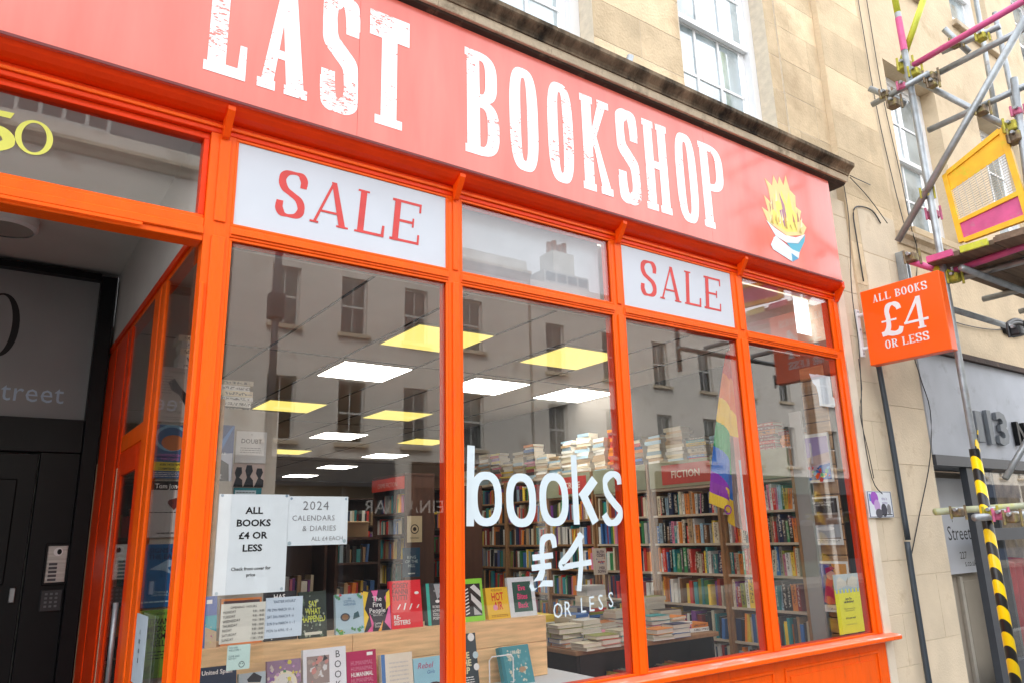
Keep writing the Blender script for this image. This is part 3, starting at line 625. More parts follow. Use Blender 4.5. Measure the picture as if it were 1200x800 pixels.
def wall_with_holes(root, name, x0, x1, z0, z1, y, th, holes, m):
    """solid backing wall in strips round the openings"""
    mb = MB(); xs = sorted({x0, x1} | {h[0] for h in holes} | {h[1] for h in holes}); zs = sorted({z0, z1} | {h[2] for h in holes} | {h[3] for h in holes})
    xs = [v for v in xs if x0 <= v <= x1]; zs = [v for v in zs if z0 <= v <= z1]
    for i in range(len(xs) - 1):
        for k in range(len(zs) - 1):
            cx, cz = (xs[i] + xs[i + 1]) / 2, (zs[k] + zs[k + 1]) / 2
            if any(h[0] < cx < h[1] and h[2] < cz < h[3] for h in holes): continue
            mb.box(xs[i], xs[i + 1], y, y + th, zs[k], zs[k + 1], m)
    return bw(mb, name, root)
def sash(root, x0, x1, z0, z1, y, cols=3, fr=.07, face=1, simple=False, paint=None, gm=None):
    """sash window in the opening; outer frame > two sashes and their panes"""
    P = paint or WHITE; s = face; G = gm or SASHGL
    mb = MB(); yb = y + .10 * s; 
    def bx(a, b, c, d, y0, y1, mm, t=mb): t.box(a, b, min(y0, y1), max(y0, y1), c, d, mm)
    bx(x0, x0 + fr, z0, z1, y, yb, P); bx(x1 - fr, x1, z0, z1, y, yb, P); bx(x0 + fr, x1 - fr, z1 - fr, z1, y, yb, P); bx(x0 + fr, x1 - fr, z0, z0 + fr * .8, y - .03 * s, yb, P)
    w = bw(mb, 'window', root)
    zm = (z0 + z1) / 2; a, b = x0 + fr + .001, x1 - fr - .001
    for lo, hi, yy in ((z0 + fr * .8 + .001, zm + .02, y + .055 * s), (zm - .02, z1 - fr - .001, y + .015 * s)):
        t = MB(); e = .045; bx(a, a + e, lo, hi, yy, yy + .035 * s, P, t); bx(b - e, b, lo, hi, yy, yy + .035 * s, P, t)
        bx(a + e, b - e, lo, lo + e, yy, yy + .035 * s, P, t); bx(a + e, b - e, hi - e, hi, yy, yy + .035 * s, P, t)
        iw = (b - a - 2 * e); g = .011
        for c in range(1, cols): bx(a + e + iw * c / cols - g, a + e + iw * c / cols + g, lo + e, hi - e, yy + .004 * s, yy + .03 * s, P, t)
        mz = (lo + hi) / 2; bx(a + e, b - e, mz - g, mz + g, yy + .006 * s, yy + .028 * s, P, t)
        t.build('sash_frame', w)
        if simple: u = MB(); bx(a + e, b - e, lo + e, hi - e, yy + .015 * s, yy + .02 * s, G, u); u.build('pane', w)
        else:
            for c in range(cols):
                for r in range(2):
                    u = MB(); bx(a + e + iw * c / cols + g, a + e + iw * (c + 1) / cols - g, (lo + e if r == 0 else mz + g), (mz - g if r == 0 else hi - e), yy + .015 * s, yy + .019 * s, G, u)
                    o = u.build('pane', w)
    return w
H1 = [(-1.95, -.90, 4.45, 6.30), (-.06, .98, 4.45, 6.30), (1.82, 2.87, 4.45, 6.30), (3.71, 4.76, 4.45, 6.30)]
wall_with_holes(sh, 'wall', -3, 5.47, 3.40, 8.6, WY - .0148, .33, H1, MORTAR)
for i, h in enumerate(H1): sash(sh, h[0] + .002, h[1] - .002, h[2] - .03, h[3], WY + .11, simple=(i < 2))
ashlar(sh, 1.2, 4.90, 4.36, 6.6, WY - .016, H1, [.31, .30, .315], [.62, .78, .9, .7], STONE, .0275, 3)
bw(MB().box(4.906, 5.468, WY - .0248, WY - .0152, 4.36, 8.6, MORTAR), 'wall', sh)
ashlar(sh, 4.905, 5.47, 4.36, 7.2, WY - .026, [], [.31, .30, .315], [.40, .52, .6], STONE, .0375, 4)
# smooth margins (reveal stones) beside the windows
for x0, x1 in ((1.2, 1.2),): pass
segx = [-1.62, -.8, .05, .9, 1.62, 2.35, 2.98, 3.72, 4.35, 5.30]
for a, b in zip(segx[:-1], segx[1:]):
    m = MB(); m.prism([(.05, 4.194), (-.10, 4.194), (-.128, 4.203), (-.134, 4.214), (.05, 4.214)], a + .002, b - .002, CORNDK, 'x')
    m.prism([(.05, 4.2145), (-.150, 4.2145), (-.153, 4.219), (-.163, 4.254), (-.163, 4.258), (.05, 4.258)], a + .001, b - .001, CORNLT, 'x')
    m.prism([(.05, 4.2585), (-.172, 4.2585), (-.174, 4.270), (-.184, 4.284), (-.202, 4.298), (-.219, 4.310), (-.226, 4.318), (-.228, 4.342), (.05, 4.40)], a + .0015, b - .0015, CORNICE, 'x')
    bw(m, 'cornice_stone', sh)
# short pipe stub standing on the cornice
ps = at(733, 62, y=-.12); 
t = empty('pipe_stub', (ps.x, -.12, 4.36), 0, 'short grey pipe stub sticking up from the cornice', 'pipe')
m = MB().tube([(0, 0, -.01), (.02, -.02, .10)], .022, GALV, 14); m.build('pipe', t, True)

# ================================================================== pier between the shops and the plain wall above
pr = empty('stone_pier', (5.7, 0, 0), 0, 'weathered stone pier between the orange shopfront and the grey shop', 'wall')
bw(MB().box(5.263, 5.62, .0035, .3, 0, 4.15, MORTAR), 'core', pr)
bw(MB().box(5.6205, 6.20, -.0165, .3, 0, 4.15, MORTAR), 'core', pr)
ashlar(pr, 5.266, 5.62, 0, 4.15, 0.0, [], [.36, .30, .34], [.40, .5], STONE2, .028, 7)
ashlar(pr, 5.625, 6.195, 0, 4.15, -.02, [], [.42, .38, .45], [.6, .9], STONE2, .048, 8)
nh = empty('rendered_house', (7, .3, 0), 0, 'plain buff stone house front behind the scaffolding', 'building')
H2 = [(6.50, 7.47, 4.17, 5.87), (8.40, 9.40, 4.17, 5.92), (6.50, 7.47, 7.0, 8.4), (8.28, 9.32, 7.05, 8.6), (10.3, 11.3, 4.17, 5.92), (10.2, 11.2, 7.05, 8.6)]
wall_with_holes(nh, 'wall', 5.47, 13, 3.05, 9.5, -.0135, .37, H2, mat('buff_render', (.62, .50, .345), .88, .1, 3, .5, 40, dirt_or_reflection=(.42, .32, .2), blotch_amt=.22, blotch_scale=1.3, spec=.2))
ashlar(nh, 5.472, 6.20, 3.05, 7.9, -.016, [], [.40, .36, .42], [.9, 1.2], STONE, .0275, 12, j=.0006)
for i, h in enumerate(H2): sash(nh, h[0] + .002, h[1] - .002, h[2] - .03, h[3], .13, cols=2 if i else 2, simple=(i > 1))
for h in H2[:4]:
    bw(MB().box(h[0] - .05, h[1] + .05, -.07, .10, h[2] - .10, h[2] - .032, CORNLT if h[2] > 6 else STONE, .006), 'window_sill', nh)
m = MB().prism([(.0, 3.94), (-.03, 3.95), (-.05, 3.99), (-.09, 4.01), (-.10, 4.04), (.0, 4.065)], 6.22, 12.9, CORNLT, 'x'); bw(m, 'string_course', nh)

# ================================================================== grey shop next door
gs = empty('grey_shop', (7.5, 0, 0), 0, 'grey shopfront next door with dark frames and the number 113', 'shopfront')
bw(MB().box(6.203, 13, -.03, .05, 2.145, 3.0, GREYSHOP), 'fascia_board', gs)
bw(MB().box(6.203, 13, -.07, .06, 3.001, 3.048, CORNDK), 'fascia_capping', gs)
bw(MB().box(6.203, 13, -.045, .30, 2.06, 2.143, DKGREY), 'lintel', gs)
bw(MB().box(6.735, 6.87, -.02, .035, 0, 2.058, DKGREY), 'door_post', gs)
bw(MB().box(7.02, 13, .05, .12, 1.46, 1.56, DKGREY), 'window_rail', gs)
bw(MB().box(9.2, 9.3, .04, .13, 0, 2.058, DKGREY), 'window_post', gs)
bw(MB().box(7.02, 13, .08, .086, .5, 2.058, GLASS2), 'pane', gs)
bw(MB().box(7.02, 13, .05, .12, 0, .5, DKGREY), 'stall_riser', gs)
bw(MB().box(7.50, 7.54, .121, .40, 0, 2.058, DKGREY), 'cheek', gs)
PANELC = mat('taupe_panel', (.40, .35, .29), .6, .08, 4)
bw(MB().box(6.26, 7.499, .36, .40, 0, 2.058, PANELC), 'recess_wall', gs)
m = MB()
for a, b, c_, d in ((7.16, 7.42, .20, 1.12), (6.7, 7.0, .20, 1.12)): m.box(a, b, .350, .3595, c_, d, PANELC, .004)
m.box(7.06, 7.11, .33, .3595, 0, 1.16, mat('pale_batten', (.5, .46, .4), .6), .003)
bw(m, 'recess_panel', gs)
m = MB(); NG = mat('number_grey', (.16, .18, .20), .5, .1, 9, .1, 60)
bw(MB().box(6.945, 7.055, -.075, -.035, 2.275, 2.545, NG, .003), 'digit', gs)
for ch, xx in (('1', 7.09), ('3', 7.33)):
    vs, fs_ = text_mesh(ch, .40, bold=.03, sx=1.25, extrude=.016); m = MB(); m.add([(xx + v[0], -.055 - v[2], 2.282 + v[1]) for v in vs], fs_, NG); bw(m, 'digit', gs)
vs, fs_ = text_mesh('N', .30, bold=.02, extrude=.02); m = MB(); m.add([(7.72 + v[0], -.055 - v[2], 2.29 + v[1]) for v in vs], fs_, BLACK); bw(m, 'letter', gs)
MB().box(7.54, 13, 1.2, 1.3, 0, 2.6, mat('shop_brick', (.42, .33, .24), .8, .3, 8)).build('grey_shop_back_wall')['kind'] = 'structure'
# recess sign
rs = empty('office_sign', (7.1, .30, 1.2), 0, 'pale grey office sign in the recess of the grey shop', 'sign')
bw(MB().box(6.66, 7.40, .300, .315, 1.19, 2.00, mat('sign_silver', (.62, .64, .70), .45, .04, 3)), 'panel', rs)
m = MB(); mb_text(m, 'Y', 7.00, 1.62, .10, ink(K), y=.2995); mb_text(m, 'Street', 7.33, 1.47, .17, ink((.05, .05, .06)), y=.2995, align='RIGHT')
bw(m, 'lettering', rs); m = MB(); mb_text(m, '227', 7.19, 1.31, .085, ink(K), y=.2995, align='RIGHT'); mb_text(m, 's.co.uk', 7.34, 1.245, .075, ink(K), y=.2995, align='RIGHT')
bw(m, 'lettering', rs)
# red and black coats behind the glass next door
ct = empty('red_stall', (7.6, .9, 0), 0, 'red draped stand with dark bags behind the grey shop window', 'stand')
m = MB(); rr = random.Random(5); SR = mat('red_cloth', (.55, .02, .03), .7, .2, 5, .3, 20)
for i in range(7):
    x = 7.9 + i * .16; m.tube([(x, .6, .3), (x + rr.uniform(-.05, .05), .62, .8), (x + rr.uniform(-.04, .04), .6, 1.22 + rr.uniform(-.05, .05))], .12, SR, 12)
bw(m, 'cloth', ct, True)
m = MB()
for i in range(4): m.tube([(7.95 + i * .1, .52, 1.15), (7.97 + i * .1, .50, 1.62 + .05 * (i % 2))], .035, CABLE, 10)
bw(m, 'strap', ct, True)

# ================================================================== shop interior shell
MB().box(.66, 5.30, .10, 15, -.01, .0, mat('shop_floor', (.16, .10, .06), .5, .2, 3)).build('shop_floor')['kind'] = 'structure'
CZ = 3.0
cm = MB().box(.66, 9.0, .33, 15, CZ + .012, CZ + .08, PLASTER); cm.build('shop_ceiling')['kind'] = 'structure'
MB().box(5.262, 5.30, .10, 5.9, 0, CZ + .01, mat('dull_wall', (.085, .075, .065), .85, .1, 2)).build('party_wall')['kind'] = 'structure'
MB().box(.62, .66, 2.42, 15, 0, CZ + .01, WALLIN).build('party_wall')['kind'] = 'structure'
MB().box(.62, 9.0, 15, 15.1, 0, CZ + .01, WALLIN).build('back_wall')['kind'] = 'structure'
MB().box(9.0, 9.1, 5.9, 15, 0, CZ + .01, WALLIN).build('party_wall')['kind'] = 'structure'
MB().box(5.30, 9.0, 5.8, 5.9, 0, CZ + .01, WALLIN).build('cross_wall')['kind'] = 'structure'
# ceiling boards with dark joints
cg = empty('suspended_ceiling', (3, 3, CZ), 0, 'pale ceiling boards with thin dark joints above the shop', 'ceiling')
cg['kind'] = 'structure'; del cg['category']; del cg['label']
PAN = [(2.30, 1.30, 0), (3.55, 1.28, 0), (2.30, 2.55, 1), (3.58, 2.60, 1), (4.64, 2.56, 1), (2.32, 4.50, 0), (3.62, 4.55, 0), (3.70, 6.50, 1), (5.10, 6.60, 0), (5.42, 8.6, 1), (5.45, 10.8, 1), (5.50, 13.0, 1), (3.7, 8.6, 0), (2.3, 6.6, 1), (2.3, 9.0, 0), (3.7, 11, 1), (4.9, .75, 2)]
PAN = [p for p in PAN if p[2] < 2]
xs = [.68, 1.66, 2.27, 2.93, 3.52, 4.19, 4.75, 5.40, 6.4, 7.6, 8.98]; k = 0
for i in range(len(xs) - 1):
    ys = [.34, 2.5, 5.8, 10.2, 14.9]
    for j in range(len(ys) - 1):
        o = MB().box(xs[i] + .003, xs[i + 1] - .003, ys[j] + .003, ys[j + 1] - .003, CZ + .002, CZ + .011, PLASTER).build('ceiling_board', cg); o.location = -cg.location
E_W = emit('tube_diffuser_white', (1, .96, .88), 8.5); E_Y = emit('tube_diffuser_yellow', (1, .81, .18), .60)
JT = mat('dark_joint', (.06, .055, .05), .8)
for x_ in (1.655, 2.262, 2.935, 3.52, 4.19, 4.755):
    o = MB().box(x_ - .007, x_ + .007, .34, 14.9, CZ - .004, CZ + .0015, JT).build('ceiling_joint', cg); o.location = -cg.location
for y_ in (2.5, 5.8, 10.2):
    o = MB().box(.68, 8.9, y_ - .006, y_ + .006, CZ - .0038, CZ + .001, JT).build('ceiling_joint', cg); o.location = -cg.location
RIMM = mat('light_rim', (.5, .48, .42), .5)
ordn = ['first', 'second', 'third', 'fourth', 'fifth', 'sixth', 'seventh', 'eighth', 'ninth', 'tenth', 'eleventh', 'twelfth', 'thirteenth', 'fourteenth', 'fifteenth', 'sixteenth', 'seventeenth', 'eighteenth', 'nineteenth', 'twentieth', 'twenty-first', 'twenty-second', 'twenty-third', 'twenty-fourth', 'twenty-fifth', 'twenty-sixth']
ly = {}
for x, y, c in sorted(PAN, key=lambda p: (round(p[0]), p[1])):
    kk = (c); ly[kk] = ly.get(kk, 0) + 1
    row = 'over the left aisle' if x < 3 else 'over the middle aisle' if x < 4.5 else 'over the right aisle'
    n = sum(1 for q in PAN if ((q[0] < 3) == (x < 3)) and ((q[0] < 4.5) == (x < 4.5)) and q[1] < y)
    t = empty('ceiling_light', (x, y, CZ), 0, '%s square ceiling light panel %s, %s from the window' % ('white' if c else 'yellowed', row, ordn[n]), 'light', 'square light panels on the shop ceiling')
    MB().box(0, .62, 0, .62, -.012, .0015, RIMM).build('rim', t)
    MB().box(.012, .608, .012, .608, -.016, -.0125, E_W if c else E_Y).build('diffuser', t)

# ================================================================== books
PALN = [('dark red', (.30, .03, .03)), ('red', (.62, .05, .04)), ('orange', (.75, .25, .04)), ('yellow', (.75, .55, .07)), ('cream', (.66, .60, .46)), ('white', (.74, .74, .71)), ('pale blue', (.35, .52, .64)),
        ('blue', (.05, .16, .42)), ('navy', (.02, .035, .10)), ('teal', (.03, .28, .30)), ('green', (.05, .26, .10)), ('olive', (.30, .33, .06)), ('black', (.012, .012, .014)), ('charcoal', (.06, .06, .065)),
        ('purple', (.20, .06, .28)), ('pink', (.66, .22, .34)), ('brown', (.18, .09, .04)), ('tan', (.46, .32, .18)), ('grey', (.28, .28, .28))]
WGT = [3, 4, 3, 3, 5, 6, 2, 3, 3, 3, 2, 1, 6, 3, 1.5, 1.5, 2, 3, 2]
def book_mesh():
    m = MB(); a = .07
    m.box(-.5, .5, 0, .03, 0, 1, BOOKM); m.box(-.5, -.5 + a, .03, 1, 0, 1, BOOKM); m.box(.5 - a, .5, .03, 1, 0, 1, BOOKM); m.box(-.5 + a, .5 - a, .03, .975, .008, .975, PAGES)
    me = bpy.data.meshes.new('book'); me.from_pydata(m.v, [], m.f)
    for q in m.mats: me.materials.append(q)
    me.polygons.foreach_set('material_index', m.m); me.update(); return me
BME = book_mesh()
BOOKS = []
def add_book(p, rot, dims, ci, label, group):
    o = bpy.data.objects.new('book', BME); COL.objects.link(o); o.location = p; o.rotation_euler = rot; o.scale = dims
    c = tuple(min(.85, v ** 1.02 * 1.1) for v in PALN[ci][1]); f = random.uniform(.75, 1.25); o.color = (min(1, c[0] * f), min(1, c[1] * f), min(1, c[2] * f), 1)
    tag(o, label, 'book', group); BOOKS.append(o); return o
FAR = MB(); FARC = []
def far_book(p, rot, dims, ci):
    M = Matrix.Translation(p) @ __import__('mathutils').Euler(rot).to_matrix().to_4x4()
    vs = []
    for (a, b, c) in ((-.5, 0, 0), (.5, 0, 0), (.5, 1, 0), (-.5, 1, 0), (-.5, 0, 1), (.5, 0, 1), (.5, 1, 1), (-.5, 1, 1)):
        vs.append(tuple(M @ Vector((a * dims[0], b * dims[1], c * dims[2]))))
    FAR.add(vs, [(0, 3, 2, 1), (4, 5, 6, 7), (0, 1, 5, 4), (1, 2, 6, 5), (2, 3, 7, 6), (3, 0, 4, 7)], FARBOOK)
    c = tuple(min(.85, v ** 1.05 * 1.1) for v in PALN[ci][1]); f = random.uniform(.7, 1.25); col = tuple(min(1, v * f) for v in c) + (1,); pg = (.6, .54, .44, 1)
    FARC.extend([col, pg, col, col, pg, col])
def pick(): return random.choices(range(len(PALN)), WGT)[0]
def shelf_books(origin, rz, length, depth, hmax, single, where, group, fill=.97, thin=1.0):
    """books standing along local +x from origin, spines facing local -y"""
    d = Vector((math.cos(rz), math.sin(rz), 0)); back = Vector((-math.sin(rz), math.cos(rz), 0)); x = .004; run = []
    while x < length * fill:
        t = random.uniform(.016, .036) * thin
        if random.random() < .12: t *= 1.5
        if x + t > length - .004: break
        run.append((x, t, pick())); x += t + random.uniform(.0006, .002)
    base = random.uniform(.80, .9) * hmax
    lean = 0
    for i, (x, t, c) in enumerate(run):
        h = min(hmax * .97, base * random.uniform(.80, 1.14)); dp = random.uniform(.12, .145)
        if random.random() < .07: continue
        p = origin + d * (x + t / 2) + back * random.uniform(.004, .03)
        roll = random.uniform(-.02, .03)
        if random.random() < .05: roll = .10
        if single:
            l = PALN[run[i - 1][2]][0] if i else None; r_ = PALN[run[i + 1][2]][0] if i + 1 < len(run) else None
            kind = 'thick ' if t > .036 else 'slim ' if t < .021 else ''
            if l and r_: lb = '%s%s book between %s and %s, %s' % (kind, PALN[c][0], l, r_, where)
            elif r_: lb = '%s%s book at far end by %s, %s' % (kind, PALN[c][0], r_, where)
            else: lb = '%s%s book at near end by %s, %s' % (kind, PALN[c][0], l, where)
            add_book(p, (0, roll, rz), (t, dp, h), c, lb, group)
        else: far_book(p, (0, roll, rz), (t, dp, h), c)
def pile(x, y, z, rz, n, single, where, group, w=.17, jit=.02, cols=None, thick=(.018, .036)):
    """books lying flat, spines towards local -y"""
    zz = z; cs = [random.choice(cols) if cols else pick() for _ in range(n)]
    for i in range(n):
        t = random.uniform(*thick); dp = random.uniform(.12, .15); h = random.uniform(.19, .235) * w / .17 * .9
        a = rz + random.uniform(-.12, .12)
        p = Vector((x + random.uniform(-jit, jit), y + random.uniform(-jit, jit), zz + t / 2)) - Vector((math.cos(a), math.sin(a), 0)) * (h / 2)
        if single:
            pos = 'topmost' if i == n - 1 else 'lowest' if i == 0 else ordn[i] + ' up'
            add_book(p, (0, math.pi / 2, a), (t, dp, h), cs[i], '%s book, %s in %s' % (PALN[cs[i]][0], pos, where), group)
        else: far_book(p, (0, math.pi / 2, a), (t, dp, h), cs[i])
        zz += t + .0012
    return zz

# ---- bookcases on the right-hand party wall, spines facing the left
BX = 5.0; YB = [.42, 1.145, 1.93, 2.70, 3.46, 4.22, 4.98, 5.72]
SHZ = [.10, .31, .535, .765, 1.015, 1.262, 1.502, 1.742, 1.972]
bn = ['nearest the window corner', 'second from the window corner', 'under the red FICTION board', 'fourth from the window corner', 'fifth from the window corner', 'sixth from the window corner', 'farthest down the wall']
for b in range(7):
    y0, y1 = YB[b], YB[b + 1]
    t = empty('bookcase', (BX, (y0 + y1) / 2, 0), 0, 'tall wall bookcase packed with books, ' + bn[b], 'bookcase', 'bookcases along the right wall')
    bw(MB().box(BX - .012, BX + .25, y0 + .001, y0 + .025, 0, 2.20, UPRW), 'side_panel', t)
    bw(MB().box(BX + .01, BX + .25, y1 - .022, y1 - .001, 0, 2.20, UPRW), 'side_panel', t)
    bw(MB().box(BX + .25, BX + .26, y0 + .001, y1 - .001, 0, 2.20, BROWN), 'back_panel', t)
    for z in SHZ: bw(MB().box(BX, BX + .25, y0 + .026, y1 - .023, z - .018, z, SHELFW if b < 3 else UPRW), 'shelf', t)
    bw(MB().box(BX, BX + .25, y0 + .026, y1 - .023, 2.175, 2.20, SHELFW), 'shelf', t)
    if b < 4: bw(MB().box(BX - .016, BX - .001, y0 + .026, y1 - .023, 1.975, 2.20, mat('header_green', (.32, .34, .22), .6) if b != 1 else MATS['header_green']), 'header_board', t)
    L = y1 - y0 - .05
    for k, z in enumerate(SHZ[:-1] if b < 4 else SHZ):
        if b < 4 and z > 1.95: continue
        hm = (SHZ[k + 1] if k + 1 < len(SHZ) else 2.175) - z - .025
        single = (b == 0 and k >= 4) or (b == 1 and k >= 5)
        wh = '%s shelf, bookcase %s' % (['lowest', 'second', 'third', 'fourth', 'fifth', 'sixth', 'seventh', 'top', 'top'][k], ['by the window', 'beside the flag', 'left of the flag', '', '', '', ''][b])
        shelf_books(Vector((BX + .005, y1 - .024, z + .0005)), -math.pi / 2, L, .14, min(.215, hm), single, wh, 'books on the wall bookcases', thin=1.05)
def redboard(y0, y1, z0, z1, txt, lab, xx=BX - .019, sz=.085):
    t = empty('category_board', (xx, (y0 + y1) / 2, z0), 0, lab, 'sign')
    bw(MB().box(xx, xx + .0025, y0, y1, z0, z1, mat('sign_red', (.55, .035, .02), .5, .1, 8)), 'board', t)
    if txt:
        m = MB(); vs, fs_ = text_mesh(txt, sz, align='CENTER', bold=.02); m.add([(xx - .0006, (y0 + y1) / 2 - v[0], (z0 + z1) / 2 - sz * .35 + v[1]) for v in vs], fs_, ink((.8, .7, .6))); bw(m, 'lettering', t)
redboard(1.20, 1.75, 2.0, 2.17, 'FICTION', 'red FICTION board on the bookcase header behind the third window')
redboard(2.78, 3.22, 2.0, 2.17, 'CRIME', 'red CRIME board on the bookcase header behind the letter k')
# piles on top of the wall bookcases
py = .50; n = 0
PLC = [1, 4, 5, 4, 6, 17, 9, 12, 4, 5]
nm = 0
while py < 5.4:
    nb = random.randint(8, 14) if py > 1.2 else random.randint(5, 9)
    single = py < 1.5
    pile(BX + .12, py, 2.2005, -math.pi / 2 + random.uniform(-.1, .1), nb, single, 'the %s pile from the window atop the wall bookcases' % ordn[nm], 'books piled on the wall bookcases', jit=.012, cols=None if random.random() < .4 else ([4, 5, 17, 6] if random.random() < .6 else [1, 2, 0]))
    py += random.uniform(.215, .26); nm += 1

# ---- end panel, slatted wall and posters at the right end of the display
ep = empty('end_panel', (5.0, .35, 0), 0, 'tall grey painted board closing the end of the bookcase by the window', 'panel')
bw(MB().box(4.985, 5.24, .398, .417, 0, 2.35, mat('panel_grey', (.36, .35, .34), .6, .05, 4)), 'board', ep)
bw(MB().box(4.975, 5.0, .30, .396, 0, 2.45, MATS['panel_grey']), 'board', ep)
sw = empty('slat_wall', (5.05, .2, 0), 0, 'horizontal brown slat boards behind the posters at the window end', 'panel')
for k in range(26): bw(MB().box(5.03, 5.045, .105, .299, .05 + k * .105, .05 + k * .105 + .098, mat('slat_brown', (.46, .27, .13), .6, .2, 5, stretch=(1, 1, 8)), .003), 'slat', sw)
bw(MB().box(5.0455, 5.055, .105, .299, 0, 2.8, BROWN), 'backing', sw)

def wposter(name, label, cat, pxl, pyt, pxr, pyb, X, base, els, pxy=None):
    a = at(pxl, pyb, x=X); b = at(pxr, pyb, x=X); tz = at((pxl + pxr) / 2, pyt, x=X).z; z0 = (a.z + b.z) / 2
    return printed(name, label, cat, (X, a.y, z0), -math.pi / 2, a.y - b.y, tz - z0, base, els, .002)
wposter('poster', 'framed white print of a colourful crowd below tall columns', 'poster', 941, 507, 978, 565, 5.0, WH,
        [('r', .06, .05, .94, .93, (.55, .45, .55)), ('p', [(.06, .40), (.94, .55), (.94, .93), (.06, .93)], (.36, .28, .55)), ('p', [(.1, .3), (.94, .42), (.94, .6), (.1, .5)], (.55, .40, .38)), ('r', .12, .3, .2, .8, (.6, .55, .6)), ('r', .35, .4, .42, .82, (.62, .58, .62)),
         ('p', [(.1, .06), (.94, .06), (.94, .38), (.6, .34), (.3, .12)], (.03, .16, .55)), ('n', .25, .06, .9, .34, 26, [(.1, .4, .8), (.9, .4, .03), (.1, .55, .2), (.75, .03, .03), (.8, .7, .1), (.02, .05, .3)])])
wposter('poster', 'dark topped photo poster with a white building on a misty bay', 'poster', 952, 581, 989, 638, 5.0, WH,
        [('r', .05, .04, .95, .96, (.30, .26, .24)), ('r', .05, .66, .95, .96, (.045, .035, .035)), ('t', 'THROUGH THE CITY\nAND BEYOND', .5, .86, .055, WH), ('r', .1, .42, .9, .62, (.22, .12, .08)), ('p', [(.05, .12), (.95, .16), (.95, .42), (.05, .40)], (.42, .44, .48)), ('c', .5, .34, .28, .06, (.7, .72, .74)), ('r', .05, .04, .95, .12, WH), ('l', .1, .05, .9, .11, 2, K)])
wposter('poster', 'bright abstract figure print in red purple and orange', 'poster', 962, 657, 1001, 717, 4.995, WH,
        [('r', .06, .14, .94, .95, (.05, .05, .16)), ('p', [(.1, .95), (.45, .95), (.3, .5), (.06, .4)], (.10, .10, .36)), ('p', [(.5, .95), (.94, .95), (.94, .55), (.6, .62)], (.70, .32, .05)), ('p', [(.15, .2), (.3, .14), (.75, .2), (.85, .42), (.55, .36), (.45, .5), (.6, .72), (.4, .8), (.28, .6)], (.62, .04, .12)), ('c', .45, .72, .14, .12, (.70, .38, .34)), ('p', [(.3, .75), (.6, .86), (.5, .9), (.3, .86)], (.40, .02, .12)), ('p', [(.6, .3), (.94, .5), (.94, .2), (.8, .14)], (.06, .10, .35)), ('t', 'of your own', .5, .05, .05, K)])
# ================================================================== window display
dk = empty('window_deck', (2, .3, .88), 0, 'white cloth covered deck inside the first two windows', 'display')
m = MB(); m.box(.73, 2.70, .10, .60, .84, .895, mat('deck_cloth', (.66, .69, .72), .8, .05, 5, .3, 15), .006); bw(m, 'deck', dk)
bw(MB().box(.73, 2.70, .12, .58, .0, .838, BROWN), 'plinth', dk)
rz_ = empty('display_riser', (1.6, .45, .9), 0, 'long pine plank riser carrying the upper row of books', 'riser')
segs = [.74, 1.47, 1.50, 2.20, 2.563]
for a, b, c_, d in ((.74, 1.468, .897, 1.188), (1.470, 2.563, 1.062, 1.188), (1.470, 2.563, .897, 1.060)):
    bw(MB().box(a, b, .352, .374, c_, d, WOOD, .002), 'plank', rz_)
bw(MB().box(.74, 2.563, .375, .60, 1.166, 1.188, WOOD, .002), 'plank', rz_)
bw(MB().box(2.541, 2.563, .375, .60, .897, 1.164, WOOD), 'end_board', rz_)

def dbook(label, pxl, pxr, pyb, pyt, y, base, els, th=.022, tilt=.16, zb=None, rz=0):
    a = at(pxl, pyb, y=y); b = at(pxr, pyb, y=y); z0 = zb if zb is not None else (a.z + b.z) / 2; t = at((pxl + pxr) / 2, pyt, y=y).z
    return printed('book', label, 'book', (a.x, y, z0), rz, max(.05, b.x - a.x), max(.1, t - z0), base, els, th, tilt, 'books standing face out in the window', 'book')
UT = 1.1885; UY = .39
dbook('blue and teal illustrated book at the entrance end of the riser', 238, 252, 760, 698, UY, (.10, .16, .42), [('r', .1, .3, 1, .62, (.05, .38, .45)), ('p', [(.1, 0), (1, 0), (1, .3), (.1, .4)], (.60, .45, .30)), ('n', .1, .1, .9, .5, 12, [(.1, .5, .5), (.6, .6, .2), (.5, .1, .3)]), ('r', .15, .85, .6, .93, WH)], zb=UT)
dbook('orange and white book behind the opening hours notice', 258, 306, 758, 700, UY + .02, (.70, .22, .05), [('r', .05, .55, .95, .95, (.1, .05, .05)), ('l', .1, .6, .9, .9, 4, WH), ('r', 0, 0, 1, .22, (.75, .25, .08))], zb=UT)
dbook('black and white patterned book behind the Easter hours notice', 310, 348, 752, 692, UY + .015, (.03, .03, .035), [('n', .05, .03, .95, .3, 30, [WH, (.4, .4, .4)]), ('t', 'HAS', .45, .84, .14, WH, dict(bold=.02))], zb=UT)
dbook('dark book with yellow green SAY WHAT HAPPENED title', 351, 383, 749, 692, UY, (.035, .05, .04), [('n', .02, .02, .98, .98, 60, [(.30, .36, .28), (.02, .03, .025), (.12, .18, .12)], 7), ('t', 'SAY\nWHAT\nHAPPENED', .5, .66, .19, (.60, .68, .10), dict(bold=.025, sx=.62, line=.85)), ('r', .18, .06, .82, .12, (.7, .7, .6))], zb=UT)
